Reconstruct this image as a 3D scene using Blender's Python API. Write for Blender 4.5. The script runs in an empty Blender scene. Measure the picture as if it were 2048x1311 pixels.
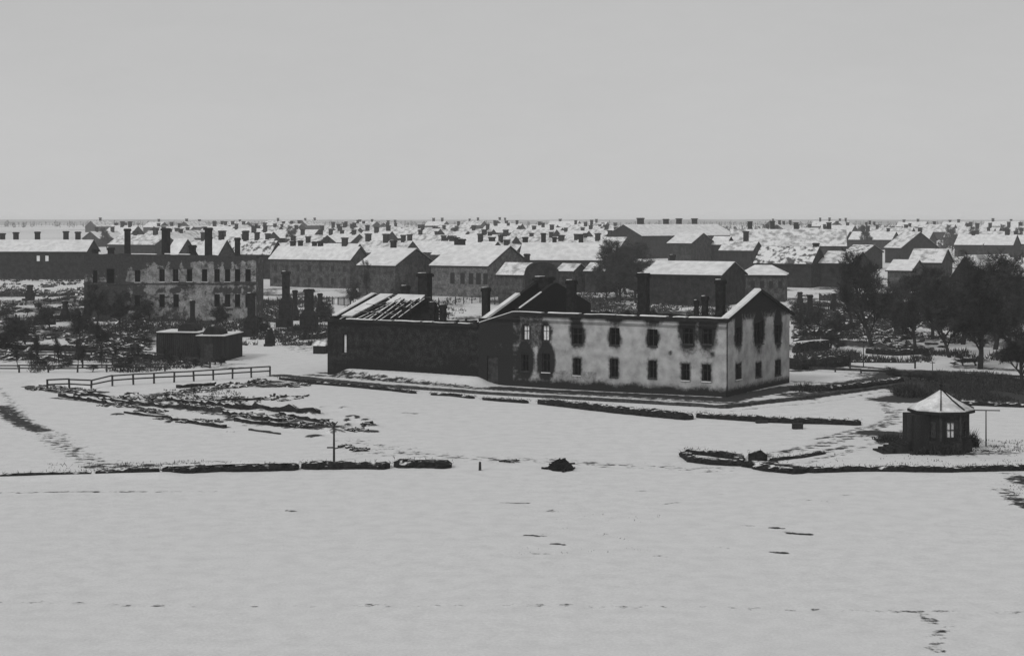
import bpy, math, random
import numpy as np
from mathutils import Vector, noise

random.seed(11)
rng = np.random.default_rng(5)
sc = bpy.context.scene
COL = sc.collection
F = 3400.0      # focal length in pixels of the 2048 px wide photograph
H = 18.0        # camera height
HY = 440.0      # horizon row
A = math.radians(31)   # direction of the street grid

# ------------------------------------------------------------------ helpers
def rise(y):
    return min(max(0.0, (y - 450) * 0.008), 9.0)

def ground_pt(px, py, z=0.0):
    d = (H - z) * F / (py - HY)
    return Vector(((px - 1024) / F * d, d, z))

def dist_for(py, z):
    """distance at which something z above the local ground is seen at row py"""
    d = 400.0
    for _ in range(40):
        d = 0.5 * d + 0.5 * (H - z - rise(d)) * F / (py - HY)
    return d

class MB:
    """collects faces, built as one mesh"""
    def __init__(s): s.v = []; s.f = []; s.att = []
    def quad(s, a, b, c, d):
        i = len(s.v); s.v += [tuple(a), tuple(b), tuple(c), tuple(d)]; s.f.append((i, i+1, i+2, i+3))
    def tri(s, a, b, c):
        i = len(s.v); s.v += [tuple(a), tuple(b), tuple(c)]; s.f.append((i, i+1, i+2))
    def box(s, x0, x1, y0, y1, z0, z1):
        i = len(s.v)
        s.v += [(x0,y0,z0),(x1,y0,z0),(x1,y1,z0),(x0,y1,z0),(x0,y0,z1),(x1,y0,z1),(x1,y1,z1),(x0,y1,z1)]
        s.f += [(i,i+3,i+2,i+1),(i+4,i+5,i+6,i+7),(i,i+1,i+5,i+4),(i+1,i+2,i+6,i+5),(i+2,i+3,i+7,i+6),(i+3,i,i+4,i+7)]
    def beam(s, p, q, w, h=None):
        h = h or w
        p = Vector(p); q = Vector(q); d = (q-p).normalized()
        up = Vector((0,0,1)) if abs(d.z) < .95 else Vector((1,0,0))
        a = d.cross(up).normalized()*w/2; b = a.cross(d).normalized()*h/2
        i = len(s.v)
        for o in (p, q):
            s.v += [tuple(o-a-b), tuple(o+a-b), tuple(o+a+b), tuple(o-a+b)]
        s.f += [(i,i+1,i+2,i+3),(i+7,i+6,i+5,i+4)]
        for k in range(4):
            j = (k+1) % 4
            s.f.append((i+k, i+4+k, i+4+j, i+j))
    def tube(s, pts, rad, n=5):
        base = len(s.v)
        for t, (p, r) in enumerate(zip(pts, rad)):
            p = Vector(p)
            d = Vector(pts[min(t+1, len(pts)-1)]) - Vector(pts[max(t-1, 0)])
            d.normalize()
            up = Vector((0,0,1)) if abs(d.z) < .9 else Vector((1,0,0))
            a = d.cross(up).normalized(); b = a.cross(d)
            for k in range(n):
                an = 2*math.pi*k/n
                s.v.append(tuple(p + a*math.cos(an)*r + b*math.sin(an)*r))
        for t in range(len(pts)-1):
            for k in range(n):
                j = (k+1) % n
                s.f.append((base+t*n+k, base+t*n+j, base+(t+1)*n+j, base+(t+1)*n+k))
        s.f.append(tuple(base+(len(pts)-1)*n+k for k in range(n)))
    def build(s, name, mat, parent=None, loc=None, smooth=False):
        me = bpy.data.meshes.new(name)
        me.from_pydata(s.v, [], s.f); me.update()
        if mat: me.materials.append(mat)
        if smooth:
            for p in me.polygons: p.use_smooth = True
        o = bpy.data.objects.new(name, me); COL.objects.link(o)
        if parent: o.parent = parent
        if loc is not None: o.location = loc
        return o

def tag(o, label, cat, group=None, kind=None):
    if label: o['label'] = label
    if cat: o['category'] = cat
    if group: o['group'] = group
    if kind: o['kind'] = kind
    return o

def empty(name, loc, rz=0.0):
    o = bpy.data.objects.new(name, None); COL.objects.link(o)
    o.location = loc; o.rotation_euler = (0, 0, rz); o.empty_display_size = .5
    return o

# ------------------------------------------------------------------ materials
def mat(name, c1, c2=None, scale=3.0, detail=6, rough=.95, bump=0.0, grain=.25, gscale=9.0, lo=.35, hi=.65, zs=1.0):
    m = bpy.data.materials.new(name); m.use_nodes = True
    nt = m.node_tree; N = nt.nodes; Lk = nt.links
    b = N['Principled BSDF']; b.inputs['Roughness'].default_value = rough
    b.inputs['Specular IOR Level'].default_value = .12
    c2 = c1 if c2 is None else c2
    tc = N.new('ShaderNodeTexCoord'); mp = N.new('ShaderNodeMapping'); mp.inputs['Scale'].default_value = (1, 1, zs)
    Lk.new(tc.outputs['Object'], mp.inputs[0])
    n = N.new('ShaderNodeTexNoise'); n.inputs['Scale'].default_value = scale; n.inputs['Detail'].default_value = detail
    Lk.new(mp.outputs[0], n.inputs['Vector'])
    r = N.new('ShaderNodeMapRange'); r.inputs[1].default_value = lo; r.inputs[2].default_value = hi
    Lk.new(n.outputs[0], r.inputs[0])
    mx = N.new('ShaderNodeMix'); mx.data_type = 'RGBA'
    mx.inputs[6].default_value = (c1, c1, c1, 1); mx.inputs[7].default_value = (c2, c2, c2, 1)
    Lk.new(r.outputs[0], mx.inputs[0])
    g = N.new('ShaderNodeTexNoise'); g.inputs['Scale'].default_value = gscale; g.inputs['Detail'].default_value = 3
    Lk.new(tc.outputs['Object'], g.inputs['Vector'])
    gr = N.new('ShaderNodeMapRange'); gr.inputs[1].default_value = .3; gr.inputs[2].default_value = .7
    gr.inputs[3].default_value = 1-grain; gr.inputs[4].default_value = 1+grain
    Lk.new(g.outputs[0], gr.inputs[0])
    mu = N.new('ShaderNodeMix'); mu.data_type = 'RGBA'; mu.blend_type = 'MULTIPLY'; mu.inputs[0].default_value = 1
    Lk.new(mx.outputs[2], mu.inputs[6]); Lk.new(gr.outputs[0], mu.inputs[7])
    Lk.new(mu.outputs[2], b.inputs['Base Color'])
    if bump:
        bp = N.new('ShaderNodeBump'); bp.inputs['Strength'].default_value = bump; bp.inputs['Distance'].default_value = .1
        Lk.new(g.outputs[0], bp.inputs['Height']); Lk.new(bp.outputs[0], b.inputs['Normal'])
    m['out'] = mu.name
    return m

def with_stain(m, attr, c1, c2, nscale=2.0, amp=.5, e0=.38, e1=.62):
    """mixes the material towards a darker stuff where the mesh carries the stain attribute"""
    nt = m.node_tree; N = nt.nodes; Lk = nt.links; b = N['Principled BSDF']
    src = N[m['out']]
    at = N.new('ShaderNodeAttribute'); at.attribute_name = attr
    tc = N.new('ShaderNodeTexCoord')
    n = N.new('ShaderNodeTexNoise'); n.inputs['Scale'].default_value = nscale; n.inputs['Detail'].default_value = 8
    n.inputs['Roughness'].default_value = .7
    Lk.new(tc.outputs['Object'], n.inputs['Vector'])
    a = N.new('ShaderNodeMath'); a.operation = 'MULTIPLY_ADD'; a.inputs[1].default_value = amp*2; a.inputs[2].default_value = -amp
    Lk.new(n.outputs[0], a.inputs[0])
    s = N.new('ShaderNodeMath'); s.operation = 'ADD'; Lk.new(at.outputs['Fac'], s.inputs[0]); Lk.new(a.outputs[0], s.inputs[1])
    r = N.new('ShaderNodeMapRange'); r.interpolation_type = 'SMOOTHSTEP'; r.inputs[1].default_value = e0; r.inputs[2].default_value = e1
    Lk.new(s.outputs[0], r.inputs[0])
    n2 = N.new('ShaderNodeTexNoise'); n2.inputs['Scale'].default_value = nscale*3
    Lk.new(tc.outputs['Object'], n2.inputs['Vector'])
    d = N.new('ShaderNodeMix'); d.data_type = 'RGBA'
    d.inputs[6].default_value = (c1,)*3+(1,); d.inputs[7].default_value = (c2,)*3+(1,)
    Lk.new(n2.outputs[0], d.inputs[0])
    mx = N.new('ShaderNodeMix'); mx.data_type = 'RGBA'
    Lk.new(r.outputs[0], mx.inputs[0]); Lk.new(src.outputs[2], mx.inputs[6]); Lk.new(d.outputs[2], mx.inputs[7])
    Lk.new(mx.outputs[2], b.inputs['Base Color'])
    return m

M = {}
M['ground'] = with_stain(mat('snow_ground', .63, .70, .8, 14, grain=.07, gscale=7, bump=.2, lo=.3, hi=.6), 'bare', .012, .06, 1.1, .85)
M['snow'] = mat('roof_snow', .62, .80, .6, 6, grain=.06, gscale=6, bump=.2)
M['snow_far'] = mat('roof_snow_thin', .26, .74, .45, 8, grain=.15, gscale=4, lo=.34, hi=.56)
M['snow_patchy'] = mat('roof_snow_melting', .08, .74, .7, 8, grain=.1, gscale=4, lo=.40, hi=.52)
M['plaster'] = with_stain(mat('sooty_pale_plaster', .27, .44, .9, 12, grain=.22, gscale=14, bump=.2), 'soot', .008, .03, 2.6, .42, .22, .74)
M['brick_dark'] = with_stain(mat('burnt_dark_brick', .008, .028, 1.3, 9, grain=.7, gscale=7, bump=.3), 'soot', .007, .016, 2.0, .5)
M['ruin_grey'] = with_stain(mat('scorched_grey_render', .13, .32, .8, 10, grain=.35, gscale=4, bump=.2), 'soot', .012, .07, .9, .95)
M['char'] = mat('charred_inside', .005, .012, 1.5, grain=.3)
M['chim'] = mat('sooty_chimney_brick', .008, .022, 2, grain=.4, gscale=10)
M['timber'] = mat('dark_timber', .02, .05, 2, grain=.4, gscale=10)
M['shed'] = mat('tarred_boards', .008, .028, 1.5, grain=.6, gscale=10, zs=.1)
M['eave'] = mat('dark_eaves', .010, .02, 2)
M['twig'] = mat('bare_twigs', .010, .06, 5, grain=.5)
M['bark'] = mat('bark', .018, .035, 4, grain=.3)
M['hedge'] = mat('hedge_twigs', .007, .022, 3, grain=.5, gscale=8)
M['rubble'] = mat('rubble_stone', .010, .09, 2.2, 8, grain=.5, gscale=7, lo=.4, hi=.75)
M['glass'] = mat('window_dark', .012, .02, 2, rough=.3)
M['pale_board'] = mat('pale_window_fill', .65, .8, 2, grain=.2)  # bright window fill, painted in for daylight in the ruin's openings
M['hwall'] = [mat('house_wall_%s' % n, a, b_, .8, 9, grain=.5, gscale=2.5) for n, a, b_ in
              (('brown', .012, .055), ('grey', .025, .085), ('dark', .006, .028), ('ochre', .06, .15))]
def dusted(m, amt=.55):
    nt = m.node_tree; N = nt.nodes; Lk = nt.links; b = N['Principled BSDF']; src = N[m['out']]
    g = N.new('ShaderNodeNewGeometry'); sx = N.new('ShaderNodeSeparateXYZ'); Lk.new(g.outputs['True Normal'], sx.inputs[0])
    tc = N.new('ShaderNodeTexCoord'); n = N.new('ShaderNodeTexNoise'); n.inputs['Scale'].default_value = 1.6; n.inputs['Detail'].default_value = 6
    Lk.new(tc.outputs['Object'], n.inputs['Vector'])
    mu = N.new('ShaderNodeMath'); mu.operation = 'MULTIPLY'; Lk.new(sx.outputs[2], mu.inputs[0]); Lk.new(n.outputs[0], mu.inputs[1])
    r = N.new('ShaderNodeMapRange'); r.inputs[1].default_value = 1-amt-.04; r.inputs[2].default_value = 1-amt+.05; Lk.new(mu.outputs[0], r.inputs[0])
    mx = N.new('ShaderNodeMix'); mx.data_type = 'RGBA'; mx.inputs[7].default_value = (.74,.74,.74,1)
    Lk.new(r.outputs[0], mx.inputs[0]); Lk.new(src.outputs[2], mx.inputs[6]); Lk.new(mx.outputs[2], b.inputs['Base Color'])
    return m
dusted(M['rubble'], .56)
dusted(M['hedge'], .44)
M['found'] = dusted(mat('snow_dusted_foundation', .008, .03, 3, grain=.4), .60)
M['kerb'] = mat('kerb_stone', .03, .07, 3, grain=.3)
M['wood'] = mat('far_wood', .015, .07, .05, 6, grain=.5, gscale=.3)
M['hill'] = mat('hills', .16, .42, .004, 8, grain=.3, gscale=.03)
M['field'] = mat('far_snow_field', .3, .7, .01, 6)

# ------------------------------------------------------------------ ground
xs = np.concatenate([-np.geomspace(9000, 90, 26)[:-1], np.arange(-90, 90.01, .36), np.geomspace(90, 9000, 26)[1:]])
ys = [-400, -200, -100, -30, 20, 50, 60]
while ys[-1] < 460: ys.append(ys[-1] + max(.26, ys[-1]*.0026))
ys = np.array(ys + list(np.geomspace(480, 9500, 40)))
X, Y = np.meshgrid(xs, ys)
Z = np.clip((Y-450)*.008, 0, 9.0)
bare = np.zeros_like(X)

def seg_dist(pts):
    """distance of every ground vertex to a polyline"""
    best = np.full(X.shape, 1e9)
    for p, q in zip(pts[:-1], pts[1:]):
        dx, dy = q[0]-p[0], q[1]-p[1]; l2 = dx*dx+dy*dy+1e-9
        t = np.clip(((X-p[0])*dx+(Y-p[1])*dy)/l2, 0, 1)
        best = np.minimum(best, np.hypot(X-p[0]-t*dx, Y-p[1]-t*dy))
    return best
def px_line(pp): return [tuple(ground_pt(*p)[:2]) for p in pp]
def stroke(pp, w, s=1.0, soft=.6):
    global bare
    d = seg_dist(px_line(pp))
    bare = np.maximum(bare, s*np.clip((w/2+soft-d)/soft, 0, 1)*(d < w/2+soft))
def blob(px, py, rx, ry, s=1.0, dz=0.0):
    """patch of bare ground, rx across and ry deep in metres"""
    global bare, Z
    c = ground_pt(px, py)
    e = ((X-c.x)/rx)**2+((Y-c.y)/ry)**2
    k = np.exp(-e*1.2)
    bare = np.maximum(bare, s*k)
    if dz: Z += dz*k
def ridge(pp, w, dz):
    global Z
    d = seg_dist(px_line(pp)); Z += dz*np.exp(-(d/w)**2)

# ash and trampled slush round the burnt building, along the street and on the paths
stroke([(1000,775),(1240,787),(1452,800),(1590,776)], 1.6, .95, 2.0)
stroke([(652,745),(700,748)], 1.0, .7, 2)
stroke([(560,750),(760,770),(960,784),(1240,799),(1445,813),(1600,798),(1800,768)], 2.0, .74, 1.0)
stroke([(620,749),(960,776),(1240,792),(1440,805)], 1.3, .60, .9)
stroke([(1580,792),(1700,776),(1800,762)], 2.0, .66, 1.0); stroke([(640,762),(900,790),(1200,810),(1450,822),(1640,806),(1830,772)], .5, .40, .9)
stroke([(1580,788),(1620,800),(1460,806)], 1.0, .6, 1.5)
stroke([(0,812),(40,846),(80,862)], .8, .74, 1.6)
stroke([(95,868),(150,905),(215,932)], 1.0, .46, 3.0)
stroke([(190,932),(330,930)], .8, .6, 2.0)
stroke([(1500,915),(1650,890),(1790,845)], .8, .50, 1.6)
stroke([(1520,925),(1640,905),(1700,895)], .5, .58, 1.0)
stroke([(1560,935),(1700,905),(1800,870),(1830,845)], .4, .42, 1.6)
stroke([(740,905),(900,915),(1100,920),(1300,930),(1420,935)], 1.0, .40, 4.0)
stroke([(700,880),(850,910),(1000,925)], .5, .40, 2.5)
stroke([(1740,870),(1800,893),(1900,910),(2000,905)], 1.5, .55, 2.5)
stroke([(1750,868),(1800,872)], 2.2, .95, 1.5)
stroke([(1850,770),(1950,775),(2060,795)], 8.0, .85, 8)
stroke([(1800,768),(1850,790),(1790,800)], 3.0, .85, 3)
stroke([(1830,752),(1950,757),(2060,770)], 7.0, .80, 8)
stroke([(1930,735),(2060,742)], 1.2, .6, 4)
stroke([(1590,742),(1690,730),(1800,740),(1960,745)], .8, .70, 2)
stroke([(1640,778),(1800,752)], 1.6, .85, 3)
stroke([(1600,765),(1680,768)], 1, .5, 3)
for i in range(16):                                   # blown grit and tracks in the foreground snow
    x = random.uniform(1000, 2050); y = random.uniform(975, 1110)
    stroke([(x,y),(x+random.uniform(15,60), y+random.uniform(-4,6))], .10, random.uniform(.42,.6), .3)
for x, y, w in ((1065,1070,34),(1120,1088,22),(1555,1055,18),(1555,1102,30),(578,1019,14),(820,826,24),(1600,1066,40)):
    stroke([(x-w/2,y),(x+w/2,y+2)], .25, .75, .35)
stroke([(0,1205),(500,1210),(1000,1213),(2048,1220)], .3, .36, .7)
stroke([(0,985),(420,984)], .3, .45, .7)
stroke([(-10,770),(20,800),(60,850),(140,895),(230,930)], .4, .43, 1.4)
stroke([(300,935),(420,922),(520,932)], .3, .44, .8)
stroke([(700,905),(960,918),(1350,930)], .25, .44, 1.0); stroke([(1560,905),(1690,880),(1790,835),(1760,800)], .5, .50, 1.2)
stroke([(1640,880),(1760,850),(1800,820)], .5, .48, 1.2)
for i in range(5): stroke([(60+i*18,705+i*6),(260,704+i*7),(480,702+i*8)], .6, .56, 1.6)
stroke([(1850,1225),(1890,1260),(1870,1300)], .3, .42, 1.2)
blob(2054,1010, 1.2, 9, .7)
blob(2062,965, 2.0, 5, .8)
# rubble strip on the left of the square
stroke([(70,770),(130,782),(190,784)], 1.6, .9, 1.2)
stroke([(110,795),(240,808),(330,830),(450,852)], .5, .66, .8)
stroke([(190,792),(300,806),(430,824),(560,842),(660,850)], 1.0, .58, 1.8)
stroke([(320,788),(430,775),(545,762)], 1.6, .68, 2.2)
stroke([(440,812),(560,822),(640,828)], .8, .62, 1.0)
stroke([(480,838),(600,852),(665,855)], 1.2, .8, 2)
stroke([(540,770),(620,764)], 2.0, .8, 2)
blob(265,795, 2.0, 2.6, 1.1)
for i in range(70):
    t = random.random()
    x = 180+t*560+random.gauss(0,20); y = 795+t*60+random.gauss(0,13)
    blob(x, y, random.uniform(.3,1.1), random.uniform(.5,1.6), random.uniform(.55,.95), random.uniform(0,.3))
# the burnt blocks: patchy bare ground
wz = np.array([noise.noise(Vector((x*.02, y*.02, 3))) for x, y in zip(X.ravel(), Y.ravel())]).reshape(X.shape)
PX = 1024 + X/np.maximum(Y, 1)*F
left = (Y > 205) & (X < -18) & (Y < 480)
zone_l = np.clip((Y-208)/12, 0, 1)*np.clip((-24-X)/20, 0, 1)*np.clip((470-Y)/40, 0, 1)
zone_r = np.clip((Y-215)/20, 0, 1)*np.clip((X-30)/10, 0, 1)*np.clip((520-Y)/60, 0, 1)
zone_c = np.clip((Y-222)/15, 0, 1)*np.clip((480-Y)/60, 0, 1)*.8
zone = np.maximum(np.maximum(zone_l, zone_r), zone_c)
wz2 = np.array([noise.noise(Vector((x*.12, y*.05, 9))) for x, y in zip(X.ravel(), Y.ravel())]).reshape(X.shape)
bare = np.maximum(bare, zone*(.38+.50*wz+.80*wz2))
far = np.clip((Y-520)/200, 0, 1)
bare = np.maximum(bare, far*(.25+.5*wz))
# snow banked against the foot of the wing, gentle swells elsewhere
near = (Y < 460) & (np.abs(X) < 120)
sw = np.zeros_like(X)
idx = np.argwhere(near)
for i, j in idx[::1]:
    x, y = X[i,j], Y[i,j]
    sw[i,j] = .22*noise.noise(Vector((x*.05, y*.03, 1))) + .02*noise.noise(Vector((x*.35, y*.2, 5)))
Z += sw
ridge([(70,762),(190,776)], 1.2, -.5)
ridge([(0,958),(330,952)], 1.0, .25)
Wp = px_line([(700,752),(950,768)])
d = seg_dist(Wp); Z += .9*np.exp(-(d/1.5)**2)

def ground_z(x, y):
    j = int(np.clip(np.searchsorted(xs, x), 1, len(xs)-1)); i = int(np.clip(np.searchsorted(ys, y), 1, len(ys)-1))
    return float(Z[i, j])

nx, ny = len(xs), len(ys)
verts = np.stack([X.ravel(), Y.ravel(), Z.ravel()], 1)
ii, jj = np.meshgrid(np.arange(ny-1), np.arange(nx-1), indexing='ij')
a0 = (ii*nx+jj).ravel(); faces = np.stack([a0, a0+1, a0+nx+1, a0+nx], 1)
me = bpy.data.meshes.new('ground')
me.vertices.add(len(verts)); me.vertices.foreach_set('co', verts.ravel())
me.loops.add(len(faces)*4); me.loops.foreach_set('vertex_index', faces.ravel().astype(np.int32))
me.polygons.add(len(faces)); me.polygons.foreach_set('loop_start', (np.arange(len(faces))*4).astype(np.int32))
me.update(calc_edges=True)
at = me.attributes.new('bare', 'FLOAT', 'POINT'); at.data.foreach_set('value', bare.ravel().astype(np.float32))
me.materials.append(M['ground'])
me.polygons.foreach_set('use_smooth', np.ones(len(faces), bool))
go = bpy.data.objects.new('ground', me); COL.objects.link(go)
go['kind'] = 'structure'

# ------------------------------------------------------------------ walls with real openings
def panel(name, m, parent, org, dr, L, eave, openings=(), t=.45, top=None, soot=None, cell=.35, z0=-.4, rough=0):
    """wall from local org along dr, outer side on the right of dr; top(u) gives its upper edge"""
    dx, dy = dr; nxn, nyn = -dy*t, dx*t
    us = set(np.round(np.linspace(0, L, max(2, int(L/cell)+1)), 4)); zs = set(np.round(np.linspace(z0, eave, max(2, int((eave-z0)/cell)+1)), 4))
    for (u0, u1, a, b) in openings:
        us |= {round(u0,4), round(u1,4)}; zs |= {round(a,4), round(b,4)}
    us = sorted(us); zs = sorted(zs)
    us = [u for k, u in enumerate(us) if k == 0 or u-us[k-1] > .015]
    zs = [z for k, z in enumerate(zs) if k == 0 or z-zs[k-1] > .015]
    rows = [('z', z) for z in zs]
    if top: rows += [('t', k/8) for k in range(1, 9)]
    def zz(row, u):
        return row[1] if row[0] == 'z' else eave + row[1]*(max(top(u), eave-5) - eave)
    def keep(i, j):
        if i < 0 or j < 0 or i >= len(us)-1 or j >= len(rows)-1: return False
        if rows[j+1][0] == 't': return top(.5*(us[i]+us[i+1])) > eave+.03
        u = .5*(us[i]+us[i+1]); z = .5*(rows[j][1]+rows[j+1][1])
        return not any(a < u < b and c < z < d_ for a, b, c, d_ in openings)
    mb = MB(); n = len(us)
    for side in (0, 1):
        for r in rows:
            for u in us:
                z = zz(r, u)
                if rough and r == rows[-1]:
                    z += rough*noise.noise(Vector((u*1.3, side, 4.0)))
                mb.v.append((org[0]+dx*u+nxn*side, org[1]+dy*u+nyn*side, z))
    nn = n*len(rows)
    for j in range(len(rows)-1):
        for i in range(n-1):
            if not keep(i, j): continue
            q = [j*n+i, j*n+i+1, (j+1)*n+i+1, (j+1)*n+i]
            mb.f.append(tuple(q)); mb.f.append(tuple(k+nn for k in reversed(q)))
            for (ni, nj, e) in ((i-1,j,(3,0)), (i+1,j,(1,2)), (i,j-1,(0,1)), (i,j+1,(2,3))):
                if not keep(ni, nj):
                    a, b = q[e[0]], q[e[1]]; mb.f.append((b, a, a+nn, b+nn))
    o = mb.build(name, m, parent)
    if soot:
        at = o.data.attributes.new('soot', 'FLOAT', 'POINT')
        vals = []
        for side in (0, 1):
            for r in rows:
                for u in us: vals.append(soot(u, zz(r, u)) if side == 0 else .9)
        at.data.foreach_set('value', vals)
    return o

def cap(name, parent, org, dr, pts, t=.45, th=.14, m='snow', over=.12):
    """snow lying on a wall top; pts = [(u, z)...]"""
    dx, dy = dr; mb = MB()
    for (u, z) in pts:
        cx, cy = org[0]+dx*u, org[1]+dy*u
        ax, ay = dy*over, -dx*over
        bx, by = -dy*(t+over), dx*(t+over)
        mb.v += [(cx+ax, cy+ay, z+.004), (cx+bx, cy+by, z+.004), (cx+bx*.8, cy+by*.8, z+th), (cx+ax*.6, cy+ay*.6, z+th)]
    for k in range(len(pts)-1):
        i = k*4
        for q in range(4):
            r = (q+1) % 4
            mb.f.append((i+q, i+r, i+4+r, i+4+q))
    e = (len(pts)-1)*4
    mb.f += [(3,2,1,0), (e, e+1, e+2, e+3)]
    return mb.build(name, M[m], parent)

def window_part(parent, org, dr, op, t=.45, fill=None, bars=True, name='window'):
    u0, u1, a, b = op; dx, dy = dr
    def P(u, z, dep): return (org[0]+dx*u-dy*dep, org[1]+dy*u+dx*dep, z)
    mb = MB(); w = .07
    dep = t*.55
    mb.beam(P(u0+w/2, a, dep), P(u0+w/2, b, dep), w); mb.beam(P(u1-w/2, a, dep), P(u1-w/2, b, dep), w)
    mb.beam(P(u0+w, a+w/2, dep), P(u1-w, a+w/2, dep), w); mb.beam(P(u0+w, b-w/2, dep), P(u1-w, b-w/2, dep), w)
    if bars:
        mb.beam(P((u0+u1)/2, a+w, dep), P((u0+u1)/2, b-w, dep), .05)
        mb.beam(P(u0+w, a+(b-a)*.62, dep+.004), P(u1-w, a+(b-a)*.62, dep+.004), .045)
    o = mb.build(name, M['timber'], parent)
    s = MB(); s.beam(P(u0-.06, a-.05, -.04), P(u1+.06, a-.05, -.04), .16, .08); s.build('sill', M['snow' if random.random() < .35 else 'kerb'], o)
    if fill:
        f = MB(); q = [P(u0+w, a+w, dep+.05), P(u1-w, a+w, dep+.05), P(u1-w, b-w, dep+.05), P(u0+w, b-w, dep+.05)]
        f.quad(*q); f.quad(*[(v[0]-dy*.03, v[1]+dx*.03, v[2]) for v in reversed(q)])
        f.build('bright_fill', M[fill], o)  # pale sheet in place of the light showing through the opening
    return o

def chimney(parent, x, y, z0, z1, w, dpt=None, name='chimney', m='chim', snow=True, shoulder=None):
    dpt = dpt or w*.8; mb = MB()
    if shoulder:
        zs_, ww = shoulder
        mb.box(x-ww/2, x+ww/2, y-dpt*.7, y+dpt*.7, z0, zs_)
        # sloping shoulders
        i = len(mb.v); h = .9
        mb.v += [(x-ww/2,y-dpt*.7,zs_+.002),(x+ww/2,y-dpt*.7,zs_+.002),(x+ww/2,y+dpt*.7,zs_+.002),(x-ww/2,y+dpt*.7,zs_+.002),
                 (x-w/2,y-dpt/2,zs_+h),(x+w/2,y-dpt/2,zs_+h),(x+w/2,y+dpt/2,zs_+h),(x-w/2,y+dpt/2,zs_+h)]
        mb.f += [(i,i+1,i+5,i+4),(i+1,i+2,i+6,i+5),(i+2,i+3,i+7,i+6),(i+3,i,i+4,i+7)]
        z0 = zs_+h
    mb.box(x-w/2, x+w/2, y-dpt/2, y+dpt/2, z0, z1-.45)
    e = w*.12
    mb.box(x-w/2-e, x+w/2+e, y-dpt/2-e, y+dpt/2+e, z1-.45, z1-.12)
    mb.box(x-w/2-e*.3, x+w/2+e*.3, y-dpt/2-e*.3, y+dpt/2+e*.3, z1-.12, z1)
    o = mb.build(name, M[m], parent)
    if snow:
        # opening: dark flue with a crumb of snow on the rim
        s = MB(); s.box(x-w/2, x-w*.15, y-dpt/2, y+dpt/2, z1+.004, z1+.07); s.build('snow_cap', M['snow'], o)
    return o

# ------------------------------------------------------------------ the burnt building
Uv = Vector((math.cos(A), -math.sin(A), 0)); Vv = Vector((math.sin(A), math.cos(A), 0))
CORNER = ground_pt(1452, 795)
def along(px, org, dirv):
    k = (px-1024)/F
    return (k*org.y-org.x)/(dirv.x-k*dirv.y)
LM = -along(957, CORNER, Uv)            # front length of main block
OM = CORNER - Uv*LM                      # its front left corner
DM = along(1582, CORNER, Vv)             # depth
LWtot = -along(655, CORNER, Uv)
LW = LWtot - LM                          # front length of the wing
OW = CORNER - Uv*LWtot
def wz_on(org, dirv, px, py):
    u = along(px, org, dirv); p = org+dirv*u
    return u, H-(py-HY)*p.y/F
def opening(org, dirv, px, wpx, y_top, y_bot):
    u0, _ = wz_on(org, dirv, px-wpx/2, y_top); u1, _ = wz_on(org, dirv, px+wpx/2, y_top)
    _, b = wz_on(org, dirv, px, y_top); _, a = wz_on(org, dirv, px, y_bot)
    return (u0, u1, a, b)

bm = tag(empty('burned_building', OM, -A), 'pale plastered two-storey burnt building, roofless, black soot above its empty windows', 'ruined building')
E = 8.0
up = [(1052,13,650,680),(1091,14,650,681),(1154,20,655,688),(1229,20,655,690),(1305,20,658,692),(1376,20,652,688),(1414,20,652,688)]
lo = [(1154,15,716,750),(1228,16,717,754),(1305,16,721,756),(1371,16,727,760),(1413,17,728,762)]
lo_l = [(1050,14,708,742),(1092,16,706,744)]
opsU = [opening(OM, Uv, *o) for o in up]; opsL = [opening(OM, Uv, *o) for o in lo]; opsX = [opening(OM, Uv, *o) for o in lo_l]
door = opening(OM, Uv, 985, 22, 712, 764); door = (door[0], door[1], .1, door[3])
ops = opsU+opsL+opsX+[door]
u1020 = along(1024, OM, Uv); u1050 = along(1046, OM, Uv); u1040 = along(1038, OM, Uv); u1075 = along(1120, OM, Uv)
def topM(u):
    return E if u > u1020 else 6.7+(E-6.7)*u/u1020
def sootM(u, z):
    s = 0.0
    if u < u1040: s = .70+.22*(u < u1020)+.30*noise.noise(Vector((u*.6, z*.6, 1)))
    elif z > 4.3: s = max(s, .60-max(0, u-u1050-2.4)/1.0)
    else: s = max(s, .62-(u-u1040)/1.5)
    wob = .35*noise.noise(Vector((u*1.1, z*.8, 11)))
    def oval(cx, cz, rx, rz): return 1.5-math.hypot((u-cx)/rx, (z-cz)/rz)+wob*.6
    for k, (a, b, c, d_) in enumerate(opsU):
        cx = (a+b)/2; hw = (b-a)/2
        if k < 2: s = max(s, oval(cx, (c+d_)/2, hw+.42, 1.25))
        elif k == 2:
            s = max(s, oval(cx+.05, c+1.2, hw+.38, 1.75), oval(cx-.15, E, .95, 1.1))
        elif k < 5:
            s = max(s, oval(cx, c+.8, hw+.24, 1.1), oval(cx+.15, E-.05, 1.15, .95))
        else:
            o = oval(cx, c+1.45, hw+.62, 2.4); s = max(s, min(o, .95))
            s = max(s, oval(cx+.4, E+.3, 1.7, .8))
    for k, (a, b, c, d_) in enumerate(opsX):
        e = ((u-(a+b)/2)/1.15)**2+((z-(c+1.2))/2.3)**2
        s = max(s, 1.35-e*.8)
    for (a, b, c, d_) in opsL:
        s = max(s, .62-1.2*math.hypot(max(0, a-u, u-b), max(0, c-z, (z-d_)*.8)))
    s = max(s, (1.35-z)*.75+.12+.2*noise.noise(Vector((u*.5, 3, 3))), .62-(E-z)*1.0, .40*(u < u1050+9)*(z < 1.9))
    for (cx, cz, r) in ((opsL[2][1]+1.6, 4.3, .35), (opsL[3][1]+2.6, 4.3, .4), (opsL[0][0]-1, 4.0, .2)):
        s = max(s, .9-math.hypot(u-cx, z-cz)/r*.6)
    return s
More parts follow.
